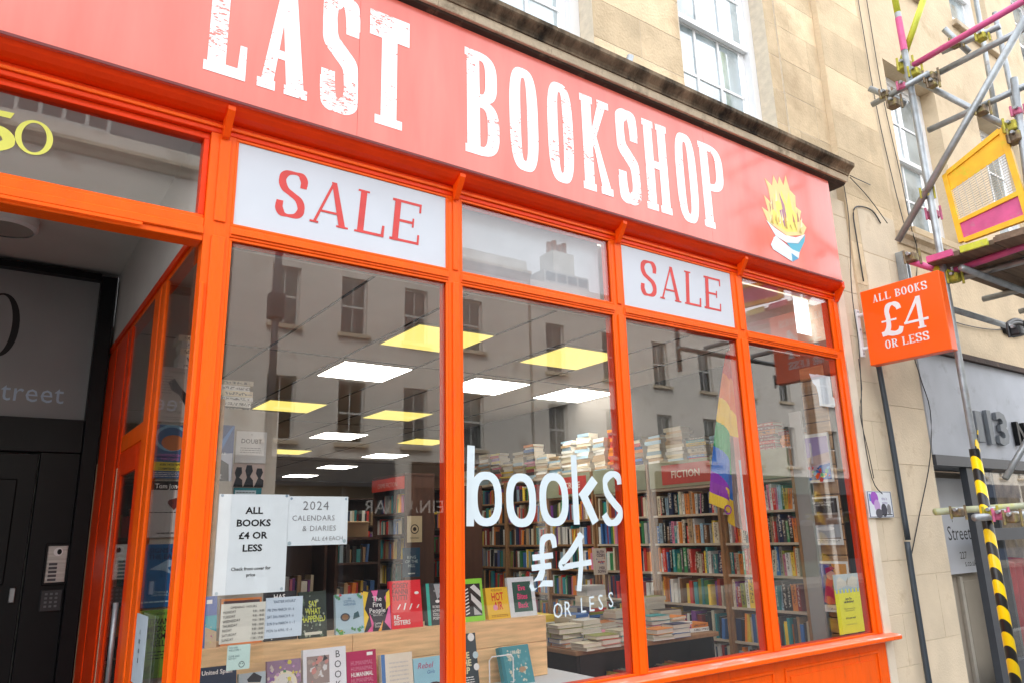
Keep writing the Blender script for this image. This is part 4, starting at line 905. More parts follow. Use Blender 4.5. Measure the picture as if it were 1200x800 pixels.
dbook('pale blue gardening book with a cup and plants', 394, 427, 745, 695, UY, (.42, .58, .68), [('t', 'the\nSCEPTICAL\nGARDENER', .5, .86, .085, (.03, .12, .25), dict(sx=.8, line=.9)), ('c', .33, .42, .17, .13, (.05, .06, .08)), ('c', .33, .42, .12, .09, (.25, .13, .06)), ('p', [(.6, .35), (.85, .4), (.8, .55), (.65, .5)], (.05, .12, .14)), ('n', .02, .02, .3, .14, 9, [(.6, .08, .05), (.1, .35, .1), (.7, .4, .1)]), ('n', .55, .04, .98, .14, 7, [(.08, .35, .3), (.1, .3, .12)]), ('n', .0, .86, .2, .98, 6, [(.6, .1, .1), (.1, .3, .15)]), ('n', .8, .86, .98, .98, 6, [(.8, .5, .1), (.1, .3, .15)])], zb=UT)
dbook('black book with yellow and pink flames titled The Fire People', 427, 459, 743, 690, UY, (.025, .022, .035), [('p', [(.0, .02), (.18, .35), (.04, .55), (.2, .95), (.0, .98)], (.85, .60, .05)), ('p', [(.1, .0), (.35, .2), (.2, .45), (.3, 0)], (.75, .12, .35)), ('p', [(.98, .0), (.75, .2), (.9, .5), (.78, .8), (.98, .98)], (.80, .15, .40)), ('p', [(.82, .5), (.98, .6), (.98, .98), (.85, .9)], (.88, .62, .05)), ('p', [(.3, .98), (.45, .7), (.55, .98)], (.8, .14, .38)), ('p', [(.5, .0), (.7, .25), (.62, 0)], (.85, .4, .06)), ('t', 'The\nFire\nPeople', .5, .72, .165, WH, dict(bold=.01, line=.85)), ('t', 'COLLECTED AND\nNEW POEMS', .5, .40, .045, WH), ('t', 'Lemn\nSissay', .5, .16, .08, WH)], zb=UT)
dbook('bright red RE-SISTERS book, tallest on the riser', 459, 496, 738, 679, UY, (.74, .02, .035), [('t', 'COSEY\nFANNI\nTUTTI', .07, .84, .155, (.10, .01, .015), dict(align='LEFT', bold=.015, sx=.85, line=.82)), ('p', [(.2, .40), (.24, .40), (.33, .50), (.29, .50)], WH), ('p', [(.4, .38), (.44, .38), (.50, .52), (.46, .52)], WH), ('p', [(.58, .38), (.62, .38), (.70, .50), (.66, .50)], WH), ('p', [(.82, .40), (.86, .40), (.92, .47), (.88, .47)], WH), ('t', 'RE-\nSISTERS', .08, .19, .13, WH, dict(align='LEFT', bold=.025, sx=.92, line=.85)), ('c', .85, .72, .07, .04, WH)], zb=UT)
dbook('grey poetry book with a green spine beside the window post', 502, 533, 735, 682, UY, (.05, .055, .06), [('p', [(.3, .98), (.98, .98), (.98, .55), (.6, .72), (.4, .6)], (.38, .40, .42)), ('n', .1, .5, .9, .9, 12, [(.25, .26, .27), (.06, .06, .07)]), ('r', 0, 0, .12, 1, (.05, .45, .36)), ('t', 'ROBERT\nLOWELL\nCOLLECTED\nPOEMS', .2, .40, .095, WH, dict(align='LEFT', sx=.8, line=.95)), ('c', .4, .56, .08, .05, WH)], zb=UT, th=.035)
dbook('lime green framed book with black and white stripes', 544, 569, 731, 677, UY, (.30, .72, .06), [('r', .08, .12, .88, .88, (.02, .02, .02)), ('p', [(.4, .8), (.88, .55), (.88, .7), (.6, .86)], (.7, .7, .7)), ('p', [(.42, .5), (.88, .22), (.88, .4), (.42, .66)], (.68, .68, .68)), ('p', [(.5, .15), (.88, .14), (.5, .34)], (.5, .5, .5))] + [('p', [(.12, .15 + i * .08), (.3, .19 + i * .08), (.3, .22 + i * .08), (.12, .18 + i * .08)], WH) for i in range(8)], zb=UT)
dbook('yellow HOT AIR book with red title', 573, 599, 727, 687, UY, (.86, .52, .03), [('t', 'PETER STOTT', .5, .88, .09, (.25, .04, .02), dict(sx=.8)), ('t', 'HOT\nAIR', .5, .58, .36, (.72, .03, .02), dict(bold=.02, sx=.62, line=.8)), ('c', .36, .36, .1, .1, (.8, .3, .4)), ('l', .15, .05, .9, .14, 2, (.3, .1, .02))], zb=UT, th=.03, tilt=.22)
dbook('white bordered green Eve Bites Back book', 599, 630, 724, 675, UY, (.72, .76, .80), [('r', .16, .12, .86, .88, (.02, .09, .07)), ('t', 'Eve\nBites\nBack', .5, .66, .2, (.75, .05, .20), dict(bold=.02, line=1.1, sx=.85)), ('r', .86, .42, .98, .46, WH)], zb=UT)
LY = .24; LT = .8955
dbook('dark navy book about Spain low in the first window', 225, 276, 838, 781, LY - .02, (.015, .03, .07), [('t', 'United Spain', .9, .84, .13, WH, dict(align='RIGHT', bold=.02))], zb=None)
dbook('book with a black and white portrait at the front of the deck', 279, 311, 838, 788, LY, (.45, .55, .60), [('c', .55, .70, .26, .24, (.62, .60, .58)), ('p', [(.3, .85), (.55, 1.0), (.85, .88), (.8, .75), (.35, .78)], (.03, .03, .04)), ('p', [(.1, .0), (.95, .0), (.85, .5), (.3, .5)], (.05, .06, .08))])
dbook('floral patterned book with an oval cream label', 313, 353, 832, 773, LY, (.30, .20, .30), [('n', .03, .03, .97, .97, 90, [(.25, .12, .35), (.62, .55, .10), (.55, .48, .42), (.1, .25, .12), (.5, .3, .5)], 9), ('c', .5, .52, .38, .36, (.74, .68, .50)), ('c', .5, .52, .30, .28, (.66, .66, .62))])
dbook('white book with a kitchen photo and BOO down its side', 356, 407, 830, 759, LY, (.74, .76, .80), [('r', .08, .42, .60, .88, (.30, .24, .22)), ('n', .12, .46, .56, .84, 26, [(.55, .25, .22), (.06, .06, .07), (.6, .6, .6), (.4, .32, .28)]), ('t', 'B\nO\nO\nK', .80, .82, .17, (.05, .05, .06), dict(line=1.0)), ('t', 'the cook', .3, .30, .06, (.4, .4, .45))])
dbook('crimson book with HUMANIMAL repeated in lines', 408, 443, 826, 762, LY, (.42, .015, .09), [('t', 'HUMANIMAL', .5, .74 - i * .105, .115, WH if i == 2 else (.62, .22, .32), dict(bold=.012 if i == 2 else 0, sx=.70)) for i in range(6)] + [('r', .68, .90, .88, .96, WH)])
dbook('cream book with a blue spine and faint blue lettering', 449, 486, 822, 765, LY, (.74, .69, .56), [('r', 0, 0, .12, 1, (.08, .20, .45)), ('l', .25, .15, .85, .85, 8, (.56, .55, .52))], th=.03)
dbook('light blue book with a red script title', 487, 526, 818, 769, LY, (.30, .58, .68), [('t', 'Rebel', .34, .74, .2, (.45, .05, .15), dict(shear=.3)), ('t', 'Girls', .5, .60, .12, (.05, .1, .35), dict(shear=.3)), ('c', .6, .18, .32, .22, (.08, .04, .03)), ('c', .6, .12, .2, .2, (.4, .25, .18))])
dbook('dark grey book with white circles and cream capitals', 535, 563, 812, 742, LY + .02, (.04, .055, .065), [('c', .8, .93, .14, .14, WH), ('c', .93, .62, .12, .12, (.5, .65, .7)), ('c', .93, .42, .12, .12, WH), ('c', .3, .05, .14, .14, (.6, .62, .5)), ('c', .75, .06, .12, .12, (.55, .6, .4)), ('t', 'ICE\nTHE\nLIP', .45, .58, .15, (.70, .66, .40), dict(bold=.03, line=.85)), ('l', .1, .16, .8, .28, 3, WH)])
dbook('teal book with cream patterned lettering beside the wire stand', 592, 627, 797, 755, LY, (.06, .26, .30), [('n', .18, .08, .9, .9, 46, [(.6, .58, .45), (.5, .52, .42), (.10, .32, .35)], 5), ('t', 'LIBRARY', .54, .78, .13, (.72, .70, .58), dict(bold=.02, sx=.75)), ('c', .66, .36, .12, .08, (.4, .25, .15)), ('r', 0, 0, .1, 1, (.03, .18, .22))], zb=.8955, tilt=.3, th=.03)
ws = empty('wire_book_stand', (at(588, 797, y=.22).x, .22, .8955), 0, 'empty white wire book stand on the deck', 'stand')
a = at(575, 790, y=.22); b = at(603, 790, y=.22); w_ = b.x - a.x
m = MB().tube([(-w_ / 2, 0, .005), (-w_ / 2, .0, .13), (-w_ / 2 + .015, 0, .145), (w_ / 2 - .015, 0, .145), (w_ / 2, 0, .13), (w_ / 2, 0, .02), (w_ / 2 - .015, 0, .006), (w_ / 2 - .01, -.05, .006)], .003, WHITE, 6); m.build('wire', ws)
m = MB().tube([(-w_ / 2, 0, .005), (-w_ / 2, .10, .005), (w_ / 2, .10, .005), (w_ / 2, 0, .02)], .003, WHITE, 6); m.build('wire', ws)
# blue tarot-like card book standing above the red one, farther inside
# ================================================================== notices and lettering on the glass
def gnotice(label, q, base, els, y=.0262, name='notice', cat='notice', sag=0):
    (xl, yt), (xr, yb) = q; a = at(xl, yb, y=y); b = at(xr, yb, y=y); t = at((xl + xr) / 2, yt, y=y).z; z0 = (a.z + b.z) / 2
    r = printed(name, label, cat, (a.x, y, z0), 0, b.x - a.x, t - z0, base, els, .0015); return r
PW = (.80, .85, .90)
gnotice('large white paper notice reading ALL BOOKS £4 OR LESS', ((249, 578.5), (333.5, 695)), PW, [('t', 'ALL\nBOOKS\n£4 OR\nLESS', .5, .80, .096, K, dict(bold=.03, sx=1.12, line=1.32)), ('t', 'Check front cover for\nprice', .5, .232, .045, K, dict(bold=.02, line=1.35)), ('c', .04, .985, .02, .02, (.3, .4, .5)), ('c', .96, .985, .02, .02, (.3, .4, .5)), ('c', .05, .02, .022, .022, (.45, .55, .62)), ('c', .95, .03, .022, .022, (.45, .55, .62))])
gnotice('white handwritten notice about 2024 calendars and diaries', ((336, 581), (406.5, 638)), PW, [('t', '2024', .45, .72, .26, (.22, .22, .24), dict(spacing=1.15)), ('t', 'CALENDARS', .42, .50, .155, (.25, .25, .27), dict(spacing=1.1)), ('t', '& DIARIES', .52, .29, .155, (.25, .25, .27), dict(spacing=1.1)), ('t', 'ALL £4 EACH', .66, .09, .12, (.25, .25, .27)), ('c', .04, .95, .02, .02, (.3, .4, .5)), ('c', .96, .95, .02, .02, (.3, .4, .5)), ('c', .04, .05, .03, .03, (.4, .5, .55)), ('c', .95, .07, .03, .03, (.4, .5, .55))])
gnotice('cream paper listing the opening hours', ((256.5, 706), (309, 752)), (.66, .63, .56), [('t', 'OPENING  HOURS', .5, .87, .085, K)] + [('t', d, .05, .745 - i * .115, .095, K, dict(align='LEFT', sx=.8, rot=.06)) for i, d in enumerate(['MONDAY', 'TUESDAY', 'WEDNESDAY', 'THURSDAY', 'FRIDAY', 'SATURDAY', 'SUNDAY'])] + [('t', '9:30 - 18:00' if i < 6 else '11:00 - 17:00', .97, .745 - i * .115, .085, K, dict(align='RIGHT', sx=.75)) for i in range(7)])
gnotice('bluish paper with handwritten Easter hours', ((309.5, 699), (353, 746)), (.58, .66, .76), [('t', '"EASTER HOURS"', .5, .86, .10, (.05, .08, .15), dict(sx=.8))] + [('t', d, .05, .66 - i * .17, .10, (.05, .08, .15), dict(align='LEFT', sx=.72)) for i, d in enumerate(['FRI 29th MARCH 10 - 6', 'SAT 30th MARCH 9 - 6', 'SUN 31st MARCH 11 - 5', 'MON 1st APRIL 10 - 6'])], y=.0290)
gnotice('small pale green note with a drawn face', ((265, 755), (292, 784)), (.55, .72, .68), [('t', 'YOU ARE\nWELCOME !!', .06, .86, .11, (.05, .1, .12), dict(align='LEFT', sx=.8)), ('t', 'COME AND\nSAY HI !!', .06, .52, .11, (.05, .1, .12), dict(align='LEFT', sx=.8)), ('o', .65, .20, .13, .13, (.03, .05, .06)), ('c', .61, .23, .02, .02, K), ('c', .69, .23, .02, .02, K)])
gnotice('yellow leaflet with an open book at the corner of the last window', ((984, 671), (1014, 741)), (.84, .80, .03), [('r', 0, .74, 1, 1, (.45, .52, .55)), ('p', [(.1, .74), (.5, .80), (.9, .74), (.95, .92), (.75, .96), (.5, .86), (.25, .96), (.12, .9)], (.62, .58, .50)), ('p', [(.5, .8), (.52, .8), (.6, .95), (.5, .87)], (.3, .26, .2))] + [('r', .05 + i * .14, .68, .12 + i * .14, .755, (.35, .50, .66)) for i in range(7)] + [('t', 'Love The\nLast Bookshop?', .5, .56, .055, K, dict(bold=.03, sx=.9)), ('t', 'Take home one of our\nmembership cards', .5, .40, .038, K), ('t', '£10 a year each', .5, .24, .048, K, dict(bold=.02)), ('t', 'www.thebookshop.co.uk', .5, .14, .032, (.2, .2, .05))], y=.0262)
gnotice('torn white paper scrap stuck high in the end window', ((961, 440), (977, 476)), (.66, .72, .80), [('p', [(-.5, .98), (.0, .98), (.0, .3), (-.1, .6), (-.3, .7)], (.66, .72, .80)), ('p', [(.98, .0), (1.12, .05), (1.12, .3), (.98, .35)], (.66, .72, .80))], y=.0262)
# big lettering on the second window
LT_M = mat('window_letter_white', (.60, .70, .75), .5, .02, 5)
gl_ = empty('window_lettering', (2.35, .012, 1.65), 0, 'large pale hand painted books £4 OR LESS on the second window', 'lettering')
YL_ = .0125
def P2(px, py): p = at(px, py, y=YL_); return (p.x, p.z)
def hand(name, strokes, wd, wt=None, rings=()):
    m = MB()
    for k, s_ in enumerate(strokes): m.flat(stroke([P2(*p) for p in s_], wd, wt or wd), [], YL_ - k * .0003, LT_M)
    for k, (l, t, r, b) in enumerate(rings):
        a = P2(l, (t + b) / 2); c = P2(r, (t + b) / 2); e = P2((l + r) / 2, t); g = P2((l + r) / 2, b)
        cx, cz, rx, rz = (a[0] + c[0]) / 2, (e[1] + g[1]) / 2, (c[0] - a[0]) / 2, (e[1] - g[1]) / 2
        m.flat(ell(cx, cz, rx, rz, 36, 2.5), [ell(cx, cz, rx - wd, rz - wd * .92, 36, 2.4)], YL_ - .0012, LT_M)
    bw(m, name, gl_)
hand('letter', [[(552, 521.5), (551.3, 570), (551, 616)]], .040, rings=[(551, 552, 588, 616)])
hand('letter', [], .042, rings=[(593, 554, 628, 617)])
hand('letter', [], .042, rings=[(632, 553.5, 666, 616)])
hand('letter', [[(672, 532.5), (674, 575), (676, 614)]], .038)
hand('letter', [[(697, 561), (688, 574), (681, 583)], [(683, 578), (691, 596), (698, 612)]], .036)
hand('letter', [[(726, 567), (724, 558), (717, 555), (709.5, 562), (711, 576), (719, 588), (727, 599), (723, 610), (714, 611.5), (708, 602)]], .030)
hand('digit', [[(650, 641), (647, 629), (637, 631), (635, 645), (636, 665), (632, 678), (624, 688), (626, 685), (636, 683), (648, 683)], [(624, 653), (648, 650)], [(623, 665), (646, 662)]], .027)
hand('digit', [[(682, 625), (670, 645), (657, 663), (672, 661.5), (693, 658)], [(679, 624), (681, 655), (678.5, 692)]], .026)
m = MB()
for ch, px, py in (('O', 648, 724), ('R', 661, 722), ('L', 680, 717.5), ('E', 690, 716), ('S', 701, 714), ('S', 713, 711)):
    p = P2(px, py); h = P2(px, py - 19)[1] - p[1]; mb_text(m, ch, p[0], p[1], h * 1.36, LT_M, y=YL_ - .0003, sx=.78, rot=0)
bw(m, 'lettering', gl_)

# ================================================================== flag
def flag():
    m = MB(); root = empty('pride_flag', (3.9, .25, 1.35), 0, 'rainbow pride flag hanging in folds inside the third window', 'flag')
    cols = [(.75, .03, .02), (.90, .20, .01), (.95, .62, .01), (.02, .38, .12), (.01, .16, .62), (.26, .01, .48)]
    nu, nv = 30, 130; L0, L1 = P3(852, 412), P3(836, 588); R0, R1 = P3(858, 408), P3(873, 625)
    P = {}
    for j in range(nv + 1):
        v = j / nv
        for i in range(nu + 1):
            u = i / nu; xl = L0[0] + (L1[0] - L0[0]) * v ** .8; xr = R0[0] + (R1[0] - R0[0]) * v ** .55; zz = (L0[1] + (L1[1] - L0[1]) * v) * (1 - u) + (R0[1] + (R1[1] - R0[1]) * v) * u
            P[i, j] = (xl + (xr - xl) * u, .22 + .03 * math.sin(u * 9 + v * 2) * (.3 + v), zz)
    for j in range(nv):
        for i in range(nu):
            u, v = (i + .5) / nu, (j + .5) / nv; s_ = v * 6.4 - u * 1.1 * v + .1 * math.sin(u * 9)
            c = cols[max(0, min(5, int(s_ * .98)))]
            if u > .78 and v > .5: c = (.30, .24, .22) if u < .86 else (.75, .30, .28)
            if u > .93 and v > .62: c = (.62, .72, .80)
            if v > .86 and u < .78: c = (.28, .03, .42) if u < .25 + (v - .86) * 2 and v < .93 else (.84, .58, .04)
            m.add([P[i, j], P[i, j + 1], P[i + 1, j + 1], P[i + 1, j]], [(0, 1, 2, 3)], mat('flag_%02x%02x%02x' % tuple(int(q * 255) for q in c), c, .7, .06, 10))
    for i in range(0): pass
    o = bw(m, 'cloth', root, True)
    sm = o.modifiers.new('thickness', 'SOLIDIFY'); sm.thickness = .002
    rod = MB().tube([(P[0, 0][0], .22, P[0, 0][2]), (P[nu, 0][0] + .01, .22, P[nu, 0][2] + .05), (P[nu, 0][0] + .01, .22, 2.80)], .003, CABLE, 6); bw(rod, 'cord', root)
    pt = MB()   # purple ring on the yellow point
    a = P3(845, 597); pt.flat(ell(a[0], a[1], .035, .03, 20), [ell(a[0], a[1], .024, .02, 20)], .165, ink((.28, .03, .32))); bw(pt, 'emblem', root)
def P3(px, py): p = at(px, py, y=.22); return (p.x, p.z)
flag()

# ================================================================== tables and cases in the middle of the shop
TZ = .88
tb = empty('book_table', (4.0, 1.35, 0), 0, 'dark book table loaded with paperbacks behind the second and third windows', 'table')
bw(MB().box(3.25, 4.62, .95, 1.70, TZ - .03, TZ, WOODDK, .004), 'table_top', tb)
bw(MB().box(3.28, 3.30, .98, 1.67, 0, TZ - .031, CABLE), 'side_panel', tb); bw(MB().box(4.57, 4.59, .98, 1.67, 0, TZ - .031, CABLE), 'side_panel', tb)
bw(MB().box(3.301, 4.569, 1.2, 1.22, 0, TZ - .031, CABLE), 'back_panel', tb); bw(MB().box(3.301, 4.569, .98, 1.199, .48, .50, CABLE), 'shelf', tb)
bw(MB().box(3.301, 3.5, .975, .995, .50, TZ - .031, CABLE), 'drawer', tb)
shelf_books(Vector((3.52, 1.0, .5005)), 0, .9, .14, .20, True, 'on the black shelf under the book table', 'books under the table', fill=.9)
GT = 'books piled on the table'
tabn = 0
for yy, row in ((1.04, 'front'), (1.24, 'second'), (1.43, 'third'), (1.61, 'back')):
    for i in range(8):
        x = 3.35 + i * .168 + random.uniform(-.01, .01); nb = {'front': (2, 3), 'second': (2, 5), 'third': (3, 6), 'back': (4, 7)}[row]
        pile(x, yy, TZ + .0005, random.choice((0, math.pi, math.pi, math.pi / 2)) + random.uniform(-.15, .15), random.randint(*nb), row in ('front', 'second'), '%s pile of the %s table row' % (ordn[i], row), GT, w=.165, jit=.01, cols=[4, 5, 5, 12, 1, 7, 3, 5, 8, 2, 15, 9, 11])
# tall pile with an upright book on it
pp = at(700, 716, y=1.9)
zt_ = pile(4.03, 1.62, TZ + .13, 0, 5, False, '', GT, w=.17, jit=.004, cols=[12, 5, 8, 4], thick=(.03, .05))
a = at(698, 673, y=1.62); 
printed('book', 'white RUTH OZEKI book standing on the tallest table pile', 'book', (at(699, 672, y=1.62).x, 1.62, at(699, 673, y=1.62).z), 0, .12, .20, (.70, .62, .52), [('t', 'RUTH\nOZEKI', .5, .80, .15, (.1, .05, .1), dict(bold=.03, line=.85)), ('r', .2, .45, .8, .5, (.6, .1, .1)), ('t', '1920\nSONG', .5, .20, .15, (.1, .05, .1), dict(bold=.03, line=.85)), ('n', .1, .35, .9, .62, 8, [(.5, .2, .1), (.1, .2, .4)])], .03, .05, None, 'book')
bw_st = MB().box(4.0, 4.2, 1.56, 1.70, TZ + .13, at(699, 673, y=1.62).z - .002, CABLE)

# pine table supports hidden stack; brown bookcases deeper in the shop
def case(label, x0, y0, w, d, h, shelves, rz, wood, where, header=None, lean=None):
    t = empty('bookcase', (x0, y0, 0), rz, label, 'bookcase')
    MB().box(0, .022, 0, d, 0, h, wood).build('side_panel', t); MB().box(w - .022, w, 0, d, 0, h, wood).build('side_panel', t)
    MB().box(.0225, w - .0225, d - .015, d, 0, h, wood).build('back_panel', t); MB().box(-.005, w + .005, -.01, d, h + .0005, h + .022, wood).build('top', t)
    for z in shelves: MB().box(.0225, w - .0225, 0, d - .0155, z - .018, z, wood).build('shelf', t)
    if header:
        MB().box(.0, w, -.018, -.011, h - .12, h - .005, MATS['sign_red']).build('header_board', t)
        m = MB(); mb_text(m, header, w / 2, h - .09, .06, ink((.6, .35, .3)), y=-.0188, align='CENTER'); m.build('lettering', t)
    M = Matrix.Translation((x0, y0, 0)) @ Matrix.Rotation(rz, 4, 'Z')
    zz = list(shelves) + [h - (.12 if header else 0)]
    for k, z in enumerate(shelves): shelf_books(M @ Vector((.025, .02, z + .0005)), rz, w - .05, .14, min(.2, zz[k + 1] - z - .03), False, where, '', fill=random.uniform(.75, .97), thin=1.0)
    return t
case('low brown bookcase with pale books on its upper shelf', 2.46, 3.0, .40, .30, 1.60, [.15, .45, .72, 1.08, 1.42], 0, BROWN, '', None)
case('brown bookcase with empty upper shelves behind the paper notices', 1.85, 3.1, .58, .30, 1.72, [.15, .45, .8, 1.15], 0, BROWN, '')
case('dark bookcase with a red header board in the middle aisle', 3.2, 3.9, .68, .30, 2.16, [.15, .42, .69, .95, 1.20, 1.42, 1.64, 1.83], -math.pi / 2, BROWN, '', 'CRIME FICTION')
case('tall brown bookcase standing beyond the notices', 1.02, 3.9, .85, .30, 1.95, [.15, .45, .75, 1.05, 1.35, 1.62], 0, BROWN, '')
case('brown bookcase in the left aisle seen over the display books', 2.05, 4.6, .9, .30, 1.9, [.15, .45, .75, 1.05, 1.35, 1.6], 0, BROWN, '')
case('second dark bookcase along the middle aisle', 4.1, 4.6, .8, .30, 2.10, [.15, .42, .69, .95, 1.20, 1.45, 1.70], -math.pi / 2, BROWN, '')
case('dark bookcase standing across the back of the shop', 2.3, 7.0, 1.4, .30, 2.05, [.15, .45, .75, 1.05, 1.35, 1.65], 0, BROWN, '')
case('tan bookcase at the far end of the shop', 4.4, 8.2, 1.6, .30, 2.1, [.15, .45, .75, 1.05, 1.35, 1.65], 0, UPRW, '')
# end panel of the middle case carries cards
q = at(476, 648, y=3.20)
printed('poster', 'dark blue card with pale writing on the side of the middle bookcase', 'poster', (at(472, 676, y=3.19).x, 3.19, at(472, 676, y=3.19).z), 0, .17, .25, (.015, .06, .12), [('t', 'KING\nOF THE\nHILL', .5, .62, .15, (.35, .5, .55), dict(line=.95)), ('r', .3, .1, .7, .14, (.4, .5, .5))], .01)
printed('poster', 'cream card with a black round seal on the middle bookcase', 'poster', (at(477, 636, y=3.19).x, 3.19, at(477, 635, y=3.19).z), 0, .15, .23, (.50, .42, .28), [('o', .5, .5, .28, .28, K), ('c', .5, .5, .12, .12, K), ('l', .2, .12, .8, .2, 2, K)], .003)
# cardboard boxes and papers on the low case and above
for i, (px, py_, y, w_, h_, c) in enumerate([(395, 655 - 30, 3.05, .16, .10, (.45, .33, .2)), (412, 640, 3.1, .14, .08, (.6, .5, .3))]):
    p = at(px, py_, y=y)
cb = empty('cardboard_box', (2.55, 3.1, 1.6225), 0, 'open cardboard box on the low brown bookcase', 'box')
MB().box(0, .24, 0, .2, 0, .13, mat('cardboard', (.38, .26, .15), .8, .1, 9), .003).build('carton', cb); MB().box(.01, .23, -.06, -.002, .115, .122, MATS['cardboard']).build('flap', cb)
# left cabinet with posters, just inside the first window
lc = empty('poster_cabinet', (.95, .9, 0), 0, 'tall pale cabinet with posters at the entrance end of the window', 'cabinet')
CB = mat('cabinet_beige', (.40, .36, .30), .6, .05, 3)
bw(MB().box(.665, .93, .76, 1.3, 0, 2.30, CB), 'body', lc); bw(MB().box(.931, 1.26, .90, 1.3, 0, 2.26, CB), 'body', lc); bw(MB().box(.925, .945, .75, .7595, 0, 2.28, WOODDK), 'edge_strip', lc)
def fposter(label, l, t, r, b, y, base, els, name='poster'):
    a = at(l, b, y=y); c = at(r, b, y=y); tt = at((l + r) / 2, t, y=y).z; z0 = (a.z + c.z) / 2
    return printed(name, label, 'poster', (a.x, y, z0), 0, c.x - a.x, tt - z0, base, els, .002)
fposter('navy poster with a slanted blue shape and a dark coat', 240, 497, 271, 563, .755, (.012, .04, .14), [('p', [(.1, .4), (.9, .98), (.98, .98), (.5, .5)], (.04, .14, .36)), ('p', [(.0, .0), (.98, .0), (.98, .5), (.0, .46)], (.32, .34, .40)), ('t', 'WORLD', .5, .47, .05, WH, dict(spacing=1.2)), ('p', [(.15, .0), (.9, .0), (.85, .3), (.55, .38), (.3, .34)], (.02, .02, .025)), ('l', .1, .04, .6, .12, 3, WH)])
fposter('white DOUBT poster with small print', 275, 505, 311, 542, .895, (.62, .62, .61), [('t', 'DOUBT', .5, .62, .2, K, dict(sx=.95)), ('t', 'or', .5, .88, .07, K), ('l', .15, .3, .85, .5, 3, (.2, .2, .2))])
fposter('poster of three black head silhouettes', 272, 543, 309, 570, .893, (.50, .40, .36), [('p', [(.02, 0), (.32, 0), (.3, .3), (.2, .4), (.28, .6), (.26, .85), (.1, .85), (.05, .6), (.1, .4)], K), ('p', [(.34, 0), (.66, 0), (.64, .3), (.54, .45), (.62, .7), (.58, .95), (.42, .95), (.38, .7), (.44, .42)], K), ('p', [(.68, 0), (.98, 0), (.98, .3), (.88, .4), (.95, .65), (.9, .82), (.75, .82), (.72, .6), (.8, .4)], K)])
fposter('teal edged leaflet under the silhouettes poster', 272, 571, 305, 600, .896, (.03, .20, .24), [('r', .05, .55, .8, .9, (.45, .55, .6)), ('l', .1, .6, .75, .85, 3, K)])
pile(.80 + .04, .95, 2.3005, 0, 0, False, '', '')
tz = pile(.84, .97, 2.301, .0, 9, True, 'the taller pile on the poster cabinet', 'books piled on the poster cabinet', w=.14, jit=.004, cols=[5, 5, 4, 5], thick=(.03, .045))
pile(1.05, 1.0, 2.2605, .0, 6, True, 'the shorter pile on the poster cabinet', 'books piled on the poster cabinet', w=.16, jit=.004, cols=[5, 4, 5, 13], thick=(.02, .035))
case('brown bookcase facing the window beyond the red book', 3.05, 5.3, 1.0, .30, 2.05, [.15, .45, .72, .98, 1.24, 1.50, 1.76], 0, BROWN, '')
# left side of the shop: cases seen dimly through the first window
case('dark bookcase against the left wall near the first window', .70, 2.5, .9, .30, 2.0, [.15, .45, .75, 1.05, 1.35, 1.65], 0, BROWN, '')
case('dark bookcase against the left wall farther back', 1.0, 5.4, 1.0, .30, 2.0, [.15, .45, .75, 1.05, 1.35, 1.65], 0, BROWN, '')

# posters in the lobby pane, read from the street side
X_ = None
def lposter(label, l, t, r, b, base, els, X=None):
    if X is None: return fposter(label, l - 4, t, r + 10, b, .75, base, els)
    X = X or X_; a = at(l, b, x=X); c = at(r, b, x=X); z0 = (a.z + c.z) / 2; tz = at((l + r) / 2, t, x=X).z
    return printed('poster', label, 'poster', (X, a.y, z0), -math.pi / 2, a.y - c.y, tz - z0, base, els, .002)
lposter('pale poster with a dark running figure in the lobby pane', 182, 430, 216, 494, (.40, .37, .34), [('t', 'CATALPHA', .5, .90, .05, K, dict(spacing=1.2)), ('p', [(.3, .72), (.45, .8), (.6, .66), (.9, .45), (.98, .3), (.8, .28), (.6, .5), (.4, .58)], K), ('l', .1, .5, .4, .85, 7, (.2, .18, .16)), ('t', 'THE\nMATTER', .5, .22, .07, (.1, .1, .1)), ('l', .2, .03, .8, .1, 2, (.2, .18, .16))])
lposter('blue and orange map poster with a yellow band in the lobby pane', 178, 497, 214, 560, (.04, .10, .22), [('o', .45, .75, .42, .34, (.2, .4, .55)), ('c', .5, .66, .28, .2, (.5, .15, .04)), ('r', 0, .14, 1, .30, (.55, .45, .03)), ('t', 'OXFORDSHIRE\nYOU LIKE IT', .5, .40, .075, (.42, .12, .38), dict(bold=.02)), ('t', 'SUN 14TH APRIL', .5, .235, .055, K, dict(bold=.03)), ('t', 'COSMOBALL.COM', .5, .16, .055, K, dict(bold=.03)), ('l', .1, .02, .9, .12, 3, (.55, .5, .5))])
lposter('black topped Tom Jones poster with a dark red heart', 171, 563, 208, 629, (.40, .39, .38), [('r', 0, .84, 1, 1, K), ('t', 'Tom Jones', .5, .87, .12, WH, dict(bold=.015, sx=.9)), ('c', .6, .62, .1, .08, (.12, .02, .02)), ('c', .70, .64, .1, .08, (.12, .02, .02)), ('p', [(.5, .6), (.8, .62), (.66, .48)], (.12, .02, .02)), ('l', .1, .42, .9, .46, 1, K), ('l', .3, .05, .7, .1, 1, K)])
lposter('deep blue poster with large dark capitals in the lobby pane', 164, 637, 203, 711, (.01, .10, .26), [('t', 'SIGNS OF\nTHE EAST', .5, .86, .11, (.012, .03, .08), dict(bold=.03, line=.9)), ('p', [(.2, .6), (.6, .75), (.9, .7), (.6, .62), (.75, .5), (.5, .58)], (.25, .38, .5)), ('t', 'CINEMA &\nTHE WORLD', .5, .22, .05, (.4, .6, .65)), ('l', .05, .06, .95, .12, 1, (.4, .6, .65))])
